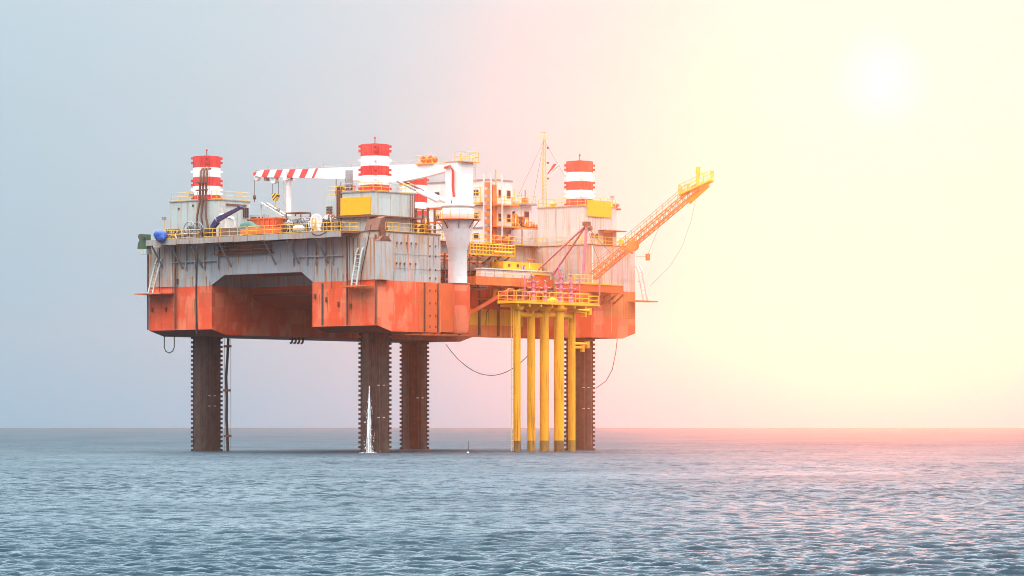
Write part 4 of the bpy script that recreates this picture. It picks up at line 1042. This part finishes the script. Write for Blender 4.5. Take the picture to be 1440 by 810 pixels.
for s in (0, .4): ldr.tube((lx + s, -9.8, .2), (lx + s, -9.8, WZ), .05, 5)
ldr.build('access_ladder', M_YEL, wh)
for k in range(24): MB().tube((lx, -9.8, .8 + k*.76), (lx + .4, -9.8, .8 + k*.76), .035, 5).build('rung', M_YEL, wh)
railing([(wx0 + .1, WY1 - .1, WZ + .32), (wx0 + .1, WY0 + .1, WZ + .32), (wx1 - .1, WY0 + .1, WZ + .32), (wx1 - .1, WY1 - .1, WZ + .32)], 'yellow railing round the wellhead platform deck', M_YEL, 1.25, 1.35, r=.055)
bx_ = MB().box(wx1 + .02, wx1 + 2.4, WY0 + .2, WY0 + 2.0, WZ + .05, WZ + .25).build('side_landing', M_YEL, wh)
railing([(wx1 + .1, WY0 + .3, WZ + .25), (wx1 + 2.3, WY0 + .3, WZ + .25), (wx1 + 2.3, WY0 + 1.9, WZ + .25)], 'yellow railing on the small landing right of the wellhead deck', M_YEL)
# christmas trees: magenta valve stacks
def xtree(px, y, h, label):
    x = xo(px, y); t = thing('valve_tree', label, 'valve tree', (x, y, WZ + .32), 'magenta valve trees on the wellhead deck')
    z = WZ + .32
    MB().lathe((x, y, z), [(.34, 0), (.34, .5), (.22, .55), (.22, h)], 14).build('spool', M_PINK, t)
    zz = .6
    while zz < h:
        MB().lathe((x, y, z + zz), [(.36, -.06), (.36, .06)], 14).build('flange', M_PINK, t); zz += .7
    for k, zz in enumerate((1.2, 1.9, 2.6)):
        if zz > h: break
        for s in (-1, 1):
            q = Vector((x, y, z + zz)) + RT*(s*.75); MB().tube((x, y, z + zz), q, .13, 8).build('wing_valve', M_PINK, t)
            dd = RT*(s*.04); MB().tube(q - dd, q + dd, .26, 14).build('handwheel', M_LRED if k % 2 else M_PINK, t)
    MB().tube((x, y, z + h), (x, y, z + h + .5), .07, 6).build('gauge_stem', M_PINK, t)
    MB().lathe((x, y, z + h + .5), [(.16, -.08), (.16, .08)], 12, 'y').build('gauge', M_STEEL, t)
xtree(750, -8.7, 2.9, 'magenta valve tree nearest the crane on the wellhead deck')
xtree(767, -9.3, 2.3, 'short magenta valve tree in the middle of the wellhead deck')
xtree(789, -8.8, 3.9, 'tallest magenta valve tree on the wellhead deck')
xtree(803, -9.3, 3.3, 'magenta valve tree farthest from the crane on the wellhead deck')
for k, (px, zt) in enumerate(((738, 23.0), (786, 24.6), (815, 23.6), (843, 23.6))):
    x = xo(px, -8.3); tag(MB().tube((x, -8.3, WZ - .2), (x, -8.3, zt), .11, 8).build('flow_pipe', M_PINK, None, (x, -8.3, WZ)), ['thin pink upright pipe at the left end of the wellhead deck', 'thin pink upright pipe beside the tallest valve tree', 'thin pink upright pipe right of the valve trees', 'thin pink upright pipe by the small landing'][k], 'pipe', 'pink upright pipes')
for k in range(5):
    x = wx0 + 1.2 + k*2.5
    tag(MB().path([(x, -8.4, WZ + .33), (x, -8.4, WZ + 1.6 + .3*(k % 2)), (x + .6, -8.4, WZ + 1.9), (x + 1.2, -8.8, WZ + 1.9), (x + 1.2, -8.8, WZ + .33)], .13, 7).build('flow_line', M_RUST if k % 2 else M_ORANGE, None, (x, -7, WZ + .4)), ['bent flow line nearest the left end of the wellhead deck', 'brown bent flow line behind the short magenta tree', 'orange bent flow line in the middle of the wellhead deck', 'brown bent flow line beside the tallest magenta tree', 'orange bent flow line at the right end of the wellhead deck'][k], 'pipe', 'bent flow lines on the wellhead deck')
dm = MB().lathe((xo(777, -10.4), -10.4, WZ + .32), [(.75, 0), (.72, .3), (.5, .55), (.15, .65)], 18).build('yellow_dome_cover', M_YEL, None, (xo(777, -10.4), -10.4, WZ + .32)); tag(dm, 'yellow dome cover on the front of the wellhead deck', 'cover')

# ------------------------------------------------------------------ structures in the recess above the wellheads
sb = thing('skid_beam', 'long pale pink box beam in the recess above the wellhead deck', 'beam', (22, 1, 23.2))
ya = 1.5
a, b = at(677, 384, y=ya), at(788, 383, y=ya)
MB().box(a.x, b.x, ya, ya + .9, 23.35, 24.35).build('web', M_WHITE, sb)
MB().box(a.x - .1, b.x + .1, ya - .2, ya + 1.1, 24.35, 24.5).build('top_flange', M_WHITE, sb)
MB().box(a.x - 1.5, b.x + .05, ya - .3, ya + 1.2, 22.2, 23.34).build('lower_girder', M_OREC, sb)
for k in range(9): x = a.x + .8 + k*(b.x - a.x - 1.6)/8; MB().box(x - .06, x + .06, ya - .08, ya - .003, 23.36, 24.34).build('stiffener', M_WHITE, sb)
for x in (a.x + 1, (a.x+b.x)/2, b.x - 1): MB().box(x - .4, x + .4, ya + .2, RY - .01, 22.3, 23.2).build('cross_bracket', M_OREC, sb)
railing([(a.x - 1.4, ya - .25, 22.25), (xo(746, ya), ya - .25, 22.25)], 'yellow railing along the pale pink beam', M_YEL, 1.5, 2.0)
gt = thing('girder_box', 'plain orange box hanging under the pale pink beam', 'box', (xo(757, .6), .6, 21.8))
p0_, p1_ = xo(749, .9), xo(768, .9)
MB().box(p0_, p1_, .2, 1.15, 22.1, 23.8).build('body', M_ORANGE, gt)
MB().box(p0_ - .08, p1_ + .08, .1, 1.18, 23.8, 23.95).build('lid', M_YEL, gt)
for x in (p0_ + .2, p1_ - .2): MB().tube((x, .6, 22.1), (x, .6, 21.2), .08, 6).build('hanger', M_OREC, gt)
# grid-sided yellow walkway under the deck edge
gy = 3.2
gw2 = thing('grid_walkway', 'yellow walkway with square framed sides below the white quarters', 'walkway', (xo(692, gy), gy, 26.2))
ga_, gb_ = xo(661, gy), xo(724, gy)
MB().box(ga_, gb_, gy, gy + 1.2, 26.3, 26.5).build('floor', M_YEL, gw2)
for z in (26.95, 27.4, 27.8): MB().tube((ga_, gy, z), (gb_, gy, z), .075, 6).build('rail', M_YEL, gw2)
for k in range(15): x = ga_ + k*(gb_ - ga_)/14; MB().tube((x, gy, 26.4), (x, gy, 27.8), .075, 6).build('post', M_YEL, gw2)
for k in range(5): x = ga_ + 1 + k*(gb_ - ga_ - 2)/4; MB().bar((x, gy + .1, 26.3), (x, RY, 25.2), .2).build('bracket', M_RUST, gw2)
yt = thing('yellow_tank', 'worn yellow box tank above the pale pink beam', 'tank', (xo(735, 2.5), 3.2, 24.5))
t0, t1, t2 = xo(708, 2.6), xo(744, 2.6), xo(762, 2.6)
MB().box(t0, t2, 2.6, 4.9, 24.52, 25.6).build('body', M_YEL, yt)
MB().box(t1, t1 + .12, 2.52, 2.597, 24.54, 25.58).build('seam_strip', M_WHITE, yt)
for x in (t0 + 1.2, t0 + 3): MB().lathe((x, 2.58, 25.1), [(.25, -.02), (.25, .04)], 12, 'y').build('manhole', M_RUST, yt)
# machinery decks behind: stacks of red brown pipework
pk = thing('pipe_rack', 'dense red brown pipe rack in the recess beside the crane pedestal', 'pipe rack', (16, 4, 22))
rr = random.Random(5)
for k in range(26):
    x0_ = rr.uniform(13.4, 24); z0_ = rr.uniform(22.4, 26.2); y_ = rr.uniform(3.2, 4.7)
    if rr.random() < .5: pts = [(x0_, y_, z0_), (x0_ + rr.uniform(2, 7), y_, z0_)]
    elif rr.random() < .6: pts = [(x0_, y_, 22.2), (x0_, y_, z0_), (x0_ + 1.2, y_, z0_ + .02), (x0_ + 1.2, y_, z0_ + rr.uniform(.6, 1.5))]
    else: pts = [(x0_, y_, 22.2), (x0_ + .01, y_, 26.2)]
    MB().path(pts, rr.uniform(.08, .2), 6).build('pipe', [M_RUST, M_OREC, M_ORANGE, M_PURP][rr.randrange(4)], pk)
for k in range(7): x = 13.6 + k*1.7; MB().box(x, x + .2, 3.0, 3.2, 21.9, 26.3).build('rack_post', M_RUST, pk)
for z in (22.0, 24.2): MB().box(13.4, 25.5, 3.0, 4.9, z - .12, z).build('rack_shelf', M_RUST, pk)
pk2 = thing('process_skid', 'orange process skid with drums in the recess under the sunlit leg house', 'process skid', (31, 3, 21.5))
for k in range(24):
    x0_ = rr.uniform(26, 36); z0_ = rr.uniform(21.0, 27); y_ = rr.uniform(1.5, 4.6)
    pts = [(x0_, y_, 20.6), (x0_, y_, z0_), (x0_ + rr.uniform(-1.5, 1.5), y_, z0_ + .05), (x0_ + rr.uniform(-1.5, 1.5), y_ + .2, 20.8)] if k % 2 else [(x0_, y_, z0_), (min(37, x0_ + rr.uniform(2, 5)), y_, z0_)]
    MB().path(pts, rr.uniform(.07, .2), 6).build('pipe', [M_OREC, M_ORANGE, M_YEL, M_PINK, M_RUST][rr.randrange(5)], pk2)
MB().box(25.8, 37.3, 1.2, 4.95, 20.4, 20.6).build('floor', M_OREC, pk2)
for x in (27.5, 30.5, 33.8): MB().lathe((x, 3.6, 20.6), [(.5, 0), (.7, .15), (.7, 1.9), (.5, 2.1), (.15, 2.2)], 16).build('drum', M_ORANGE, pk2)
ys_ = thing('yellow_scaffold', 'yellow caged ladder tower under the mauve mast', 'scaffold', (xo(797, .8), .8, 24))
xs0 = xo(790, .8)
for (i, j) in ((0, 0), (1.3, 0), (0, 1), (1.3, 1)): MB().tube((xs0 + i, .8 + j, 22.6), (xs0 + i, .8 + j, 27.0), .08, 6).build('post', M_YEL, ys_)
for z in (23.6, 24.7, 25.8, 26.9): MB().path([(xs0, .8, z), (xs0 + 1.3, .8, z), (xs0 + 1.3, 1.8, z), (xs0, 1.8, z), (xs0, .8, z)], .06, 5).build('hoop', M_YEL, ys_)
MB().box(xs0 + .2, xs0 + 1.9, .6, 2.0, 25.2, 25.4).build('landing', M_YEL, ys_)

# ------------------------------------------------------------------ burner boom, its platform and mast
bp_ = thing('boom_platform', 'orange boxed walkway in front of the sunlit hull under the lattice boom', 'walkway', (36, -6.5, 22.3))
ax, bx2 = xo(793, -6.9), xo(872, -6.9)
MB().box(ax, bx2, -7.6, YR - .05, 22.4, 22.55).build('floor', M_YEL, bp_)
MB().box(ax + .1, bx2 - .05, -7.5, YR - .1, 21.4, 22.39).build('side_box', M_ORANGE, bp_)
for k in range(4): x = RX1 + .6 + k*1.4; MB().bar((x, -7.3, 21.4), (x, YR - .02, 20.0), .18).build('bracket', M_OREC, bp_)
railing([(ax + .1, -7.5, 22.55), (xo(846, -7.5), -7.5, 22.55)], 'yellow railing on the walkway at the foot of the lattice boom', M_YEL)
FT = Vector((xo(836, -7.0), -7.0, 23.1))
dirh = Vector((.42, -.91, 0)).normalized()
def bt(px, py):
    # point on the vertical plane through the boom's foot along its heading
    nrm = Vector((-dirh.y, dirh.x, 0)); d = FW + RT*((px - 720)/F) + Vector((0, 0, 1))*((588 - py)/F)
    t = (FT - CAMPOS).dot(nrm)/d.dot(nrm); return CAMPOS + d*t
TP = bt(985, 268)
ax_ = (TP - FT).normalized(); side = ax_.cross(Vector((0, 0, 1))).normalized(); upv = side.cross(ax_).normalized()
L = (TP - FT).length
bb = thing('burner_boom', 'lattice burner boom reaching out over the sea with a yellow end platform', 'boom', FT)
M_BB = paint('boom_orange', (.60, .11, .012), (.64, .17, .015), streak=.3, patch=.2, seams=False)
hw, hh = .75, .95
ch = [FT + side*s*hw + upv*u for s in (-1, 1) for u in (0, hh)]
for c in ch: MB().tube(c, c + ax_*L, .08, 6).build('chord', M_BB, bb)
n = 22
for k in range(n):
    a0, a1 = L*k/n, L*(k + 1)/n
    for s in (-1, 1):
        lo_, hi_ = FT + side*s*hw, FT + side*s*hw + upv*hh
        MB().tube(lo_ + ax_*a0, hi_ + ax_*a1, .05, 5).build('lacing', M_BB, bb)
        MB().tube(lo_ + ax_*a1, hi_ + ax_*a1, .05, 5).build('lacing', M_BB, bb)
    MB().tube(FT - side*hw + ax_*a0, FT + side*hw + ax_*a1, .05, 5).build('lacing', M_BB, bb)
    MB().tube(FT - side*hw + upv*hh + ax_*a1, FT + side*hw + upv*hh + ax_*a1, .05, 5).build('lacing', M_BB, bb)
for s, r in ((-.35, .08), (0, .10), (.35, .07)):
    MB().tube(FT + side*s + upv*.25, FT + side*s + upv*.25 + ax_*L, r, 8).build('fuel_pipe', M_BB, bb)
# handrail above the boom, leaning with it
for s in (-1, 1):
    MB().tube(FT + side*s*hw + upv*(hh) + Vector((0, 0, 1.0)), FT + side*s*hw + upv*hh + ax_*L*.93 + Vector((0, 0, 1.0)), .035, 5).build('hand_rail', M_BB, bb)
    for k in range(17):
        c = FT + side*s*hw + upv*hh + ax_*(L*.93*k/16); MB().tube(c, c + Vector((0, 0, 1.0)), .035, 5).build('rail_post', M_BB, bb)
# end platform and burner head
e0 = TP - ax_*1.6 + upv*.9
pf = MB()
hx = Vector((ax_.x, ax_.y, 0)).normalized(); hs_ = hx.cross(Vector((0, 0, 1)))
cs = [TP + upv*.7 - hx*2.3 - hs_*1.2 - Vector((0, 0, 1.0)), TP + upv*.7 + hx*2.0 - hs_*1.2 + Vector((0, 0, .9)), TP + upv*.7 + hx*2.0 + hs_*1.2 + Vector((0, 0, .9)), TP + upv*.7 - hx*2.3 + hs_*1.2 - Vector((0, 0, 1.0))]
pf.add(cs + [c - Vector((0, 0, .25)) for c in cs], [(0, 1, 2, 3), (7, 6, 5, 4), (0, 4, 5, 1), (1, 5, 6, 2), (2, 6, 7, 3), (3, 7, 4, 0)])
pfo = pf.build('end_platform', M_YEL, bb)
for i in range(4):
    a, b = cs[i], cs[(i + 1) % 4]
    for h in (.6, 1.15): MB().tube(a + Vector((0, 0, h)), b + Vector((0, 0, h)), .04, 5).build('rail', M_YEL, pfo)
    for k in range(5):
        c = a.lerp(b, k/5); MB().tube(c, c + Vector((0, 0, 1.15)), .04, 5).build('post', M_YEL, pfo)
c = TP + upv*.9 + hx*.1
MB().bar(c, c + Vector((0, 0, 1.6)) + hx*.12, .28).build('burner_post', M_YEL, bb)
MB().bar(c + Vector((0, 0, 1.5)) + hx*.1, c + Vector((0, 0, 2.5)) + hx*.2, .42).build('burner_head', M_YEL, bb)
for s in (.7, 1.3): MB().path([c + hx*(s - .6) , c + hx*(s - .3) + Vector((0, 0, 1.7)), c + hx*s + Vector((0, 0, 1.7)), c + hx*(s + .35)], .06, 6).build('burner_pipe', M_YEL, bb)
MB().bar(TP - ax_*2.2 - upv*.2, TP + ax_*1.3 - upv*.1, .55).build('end_girder', M_YEL, bb)
# cable reel at the root of the boom
rl = thing('cable_reel', 'yellow cable reel at the root of the lattice boom', 'reel', tuple(bt(888, 345)))
q = bt(893, 346) + side*1.2
MB().tube(q - side*.45, q + side*.45, .5, 20).build('drum', M_BB, rl)
for s in (-.5, .5): MB().tube(q + side*s - side*.05, q + side*s + side*.05, .72, 22).build('flange', M_BB, rl)
q2 = bt(876, 341) + side*1.0
MB().tube(q2 - side*.3, q2 + side*.3, .35, 16).build('motor', M_YEL, rl)
MB().bar(q - Vector((0, 0, 1.0)), q2 - Vector((0, 0, .8)), .3).build('bracket', M_BB, rl)
# mauve A-frame mast
mst = thing('boom_mast', 'mauve raking mast with back stays holding the lattice boom', 'mast', (xo(820, -5.9), -5.9, 22.5))
mt_, mb_ = at(825, 316, y=-5.9), at(819, 396, y=-5.9)
MB().tube(mb_, mt_, .2, 10).build('mast_tube', M_PURP, mst)
for px, py, yy in ((757, 379, 1.2), (778, 386, 0.4)):
    q = at(px, py, y=yy); MB().tube(q, mt_, .15, 8).build('back_stay', M_PURP, mst)
MB().box(mt_.x - .5, mt_.x + .5, mt_.y - .35, mt_.y + .35, mt_.z - .15, mt_.z + .4).build('head_block', M_RUST, mst)
MB().lathe((mt_.x + .3, mt_.y - .4, mt_.z - .5), [(.32, -.15), (.32, .15)], 14, 'y').build('sheave', M_RUST, mst)
for fr_ in (.10, .22): 
    q = FT + ax_*L*fr_ + upv*hh; MB().path(caten(mt_, q, .3, 8), .03, 4).build('guy_wire', M_DARK, mst)
cw = bt(911, 361)
hb = thing('hook_block', 'small hook block slung on wires under the lattice boom', 'hook', cw)
MB().box(cw.x - .18, cw.x + .18, cw.y - .25, cw.y + .25, cw.z - .5, cw.z + .4).build('block', M_BB, hb)
for fr_ in (.62, ): MB().tube(cw + Vector((0, 0, .3)), FT + ax_*L*fr_, .025, 4).build('wire', M_DARK, hb)
MB().tube(cw, bt(895, 361), .03, 4).build('tag_line', M_DARK, hb)
cable([tuple(bt(px, py)) for px, py in ((978, 282), (972, 310), (960, 345), (942, 375), (914, 402))], .022, 'thin wire hanging from the boom end back to the hull', cat='wire', name='wire', n=4)

# ------------------------------------------------------------------ water pouring down the near leg
wj = thing('water_jet', 'white water jet pouring down the near corner leg into foam', 'water jet', (0, 0, 0))
M_FOAM = plain('white_water', (.85, .87, .88), .5, var=.12)
def dm_(px, py):    # on a plane facing the viewer just before the leg
    c0 = Vector((0, 0, 0)) - FW*2.25
    d = FW + RT*((px - 720)/F) + Vector((0, 0, 1))*((588 - py)/F); return CAMPOS + d*((c0 - CAMPOS).dot(FW)/d.dot(FW))
rj = random.Random(9)
for k in range(13):
    sp_x = rj.gauss(0, 3.2); pts = []; st = rj.uniform(0, .25) if k > 3 else 0; en = 1 if k < 9 else rj.uniform(.5, .9)
    for i in range(10):
        u = st + (en - st)*i/9; q = dm_(519.5 + sp_x*u**.9 + rj.uniform(-.3, .3)*u - .6*u, 543 + 94*u); q -= FW*(.1 + .3*u)*rj.uniform(.3, 1); pts.append(q)
    MB().path(pts, rj.uniform(.025, .055), 5).build('strand', M_FOAM, wj)
dr = MB()
for k in range(170):
    u = rj.random()**.6; q = dm_(519 + rj.gauss(0, 1.2 + 3.4*u), 545 + 92*u) - FW*rj.uniform(.05, .6); r_ = rj.uniform(.02, .05)
    dr.lathe(q, [(.01, -r_*1.8), (r_*.7, -r_*.6), (r_*.7, r_*.6), (.01, r_*2.2)], 5)
dr_o = dr.build('spray', M_FOAM, wj); dr_o['kind'] = 'stuff'
fo = MB()
for k in range(45):
    q = dm_(520 + rj.gauss(1, 6), 637)
    c = Vector((q.x, q.y, rj.uniform(-.06, .04))) - FW*rj.uniform(-.3, .8); r_ = rj.uniform(.06, .18)
    fo.lathe(c, [(.02, -r_*.4), (r_, -r_*.15), (r_*.8, r_*.2), (.02, r_*.35)], 7)
fo_o = fo.build('foam', M_FOAM, wj); fo_o['kind'] = 'stuff'

# ------------------------------------------------------------------ more machinery between the leg houses
def cluster(x0, x1, y0, y1, z, h, n, mats, label, seed, name='pipe_cluster', rmax=.16):
    t = thing(name, label, 'pipework', ((x0+x1)/2, (y0+y1)/2, z)); rr = random.Random(seed)
    for k in range(n):
        x, y = rr.uniform(x0, x1), rr.uniform(y0, y1); hh_ = rr.uniform(.4, h); L_ = rr.uniform(.5, (y1-y0)*.5)
        kind = k % 4
        if kind == 0: pts = [(x, y, z), (x, y, z + hh_)]
        elif kind == 1: pts = [(x, y, z), (x, y, z + hh_), (x, min(y1, y + .15), z + hh_ + .15), (x, min(y1, y + L_), z + hh_ + .15), (x, min(y1, y + L_ + .1), z)]
        elif kind == 2: pts = [(x, y, z + hh_*.5), (x, min(y1, y + L_), z + hh_*.5)]
        else: pts = [(x, y, z), (x, y + .3, z + hh_*.7), (x + .4, y + .6, z + hh_), (x + .6, y + .8, z + .2)]
        MB().path(pts, rr.uniform(.05, rmax), 6).build('pipe', mats[rr.randrange(len(mats))], t)
        if kind == 0: MB().lathe((x, y, z + hh_), [(.2, -.04), (.2, .04)], 10).build('handwheel', mats[rr.randrange(len(mats))], t)
        if kind == 2: MB().lathe((x, y + L_*.4, z + hh_*.5), [(.26, -.12), (.26, .12)], 10, 'y').build('valve_body', mats[rr.randrange(len(mats))], t)
    for k in range(3): y = y0 + (y1-y0)*(k + .5)/3; MB().box(x0, x0 + .1, y - .05, y + .05, z, z + h*.8).build('support', mats[0], t)
    MB().box(x0, x1, y0, y1, z + .001, z + .1).build('base_frame', M_RUST, t)
    return t
cluster(-5.6, -3.6, yo(440, -5), yo(398, -5), ZD, 2.0, 30, [M_STEEL, M_PALE, M_RUST], 'tangle of grey pipes among the spoked winches', 11)
cluster(-6.6, -4.0, yo(296, -5), yo(243, -5), ZD, 1.5, 30, [M_STEEL, M_RUST, M_DARK], 'tangle of grey and brown pipes below the pale leg house', 12)
cluster(-2.0, 3.5, yo(400, 1), yo(362, 1), ZD, 2.6, 26, [M_PALE, M_WHITE, M_STEEL], 'pale pipework behind the red skip', 13)
cluster(-6.8, -4.2, yo(482, -5.4), yo(462, -5.4), ZD, 2.2, 18, [M_RUST, M_STEEL], 'brown pipes between the drum winch and the yellow board', 14)
cluster(4.9, 6.4, -4.7, 2.5, ZD, 2.6, 26, [M_RUST, M_ORANGE, M_YEL], 'red brown pipes on deck between the near leg house and crane', 15)
cluster(39.6, 44.2, QY0 - .9, QY0 + .9, 30.92, 2.0, 20, [M_OREC, M_YEL, M_RUST], 'orange pipework on the control room awning', 16)
fr_ = thing('pipe_scaffold', 'red brown steel frame standing between near leg house and crane', 'frame', (5.7, -3.6, ZD))
for (x, y) in ((5.0, -4.6), (6.3, -4.6), (5.0, -2.6), (6.3, -2.6)): MB().bar((x, y, ZD), (x, y, ZD + 3.4), .2).build('post', M_RUST, fr_)
for z in (1.5, 3.3): 
    for y in (-4.6, -2.6): MB().bar((4.8, y, ZD + z), (7.6, y, ZD + z), .2).build('beam', M_ORANGE, fr_)
# ------------------------------------------------------------------ haze
hz = MB()
hz.prism([tuple((CAMPOS + FW*t_ + RT*s_)[:2]) for t_, s_ in ((-220, -1050), (-220, 1050), (1560, 1050), (1560, -1050))], 'z', -1.8, 45)
def haze_mat():
    m = bpy.data.materials.new('haze_air'); m.use_nodes = True
    n = m.node_tree.nodes; n.clear()
    o = n.new('ShaderNodeOutputMaterial'); v = n.new('ShaderNodeVolumePrincipled')
    v.inputs['Color'].default_value = (.95, .95, .95, 1)
    v.inputs['Density'].default_value = 1.5e-4
    v.inputs['Anisotropy'].default_value = .95
    m.node_tree.links.new(v.outputs[0], o.inputs['Volume'])
    return m
o = hz.build('haze', haze_mat()); o['kind'] = 'stuff'; o['label'] = 'thin sunlit haze over the sea'
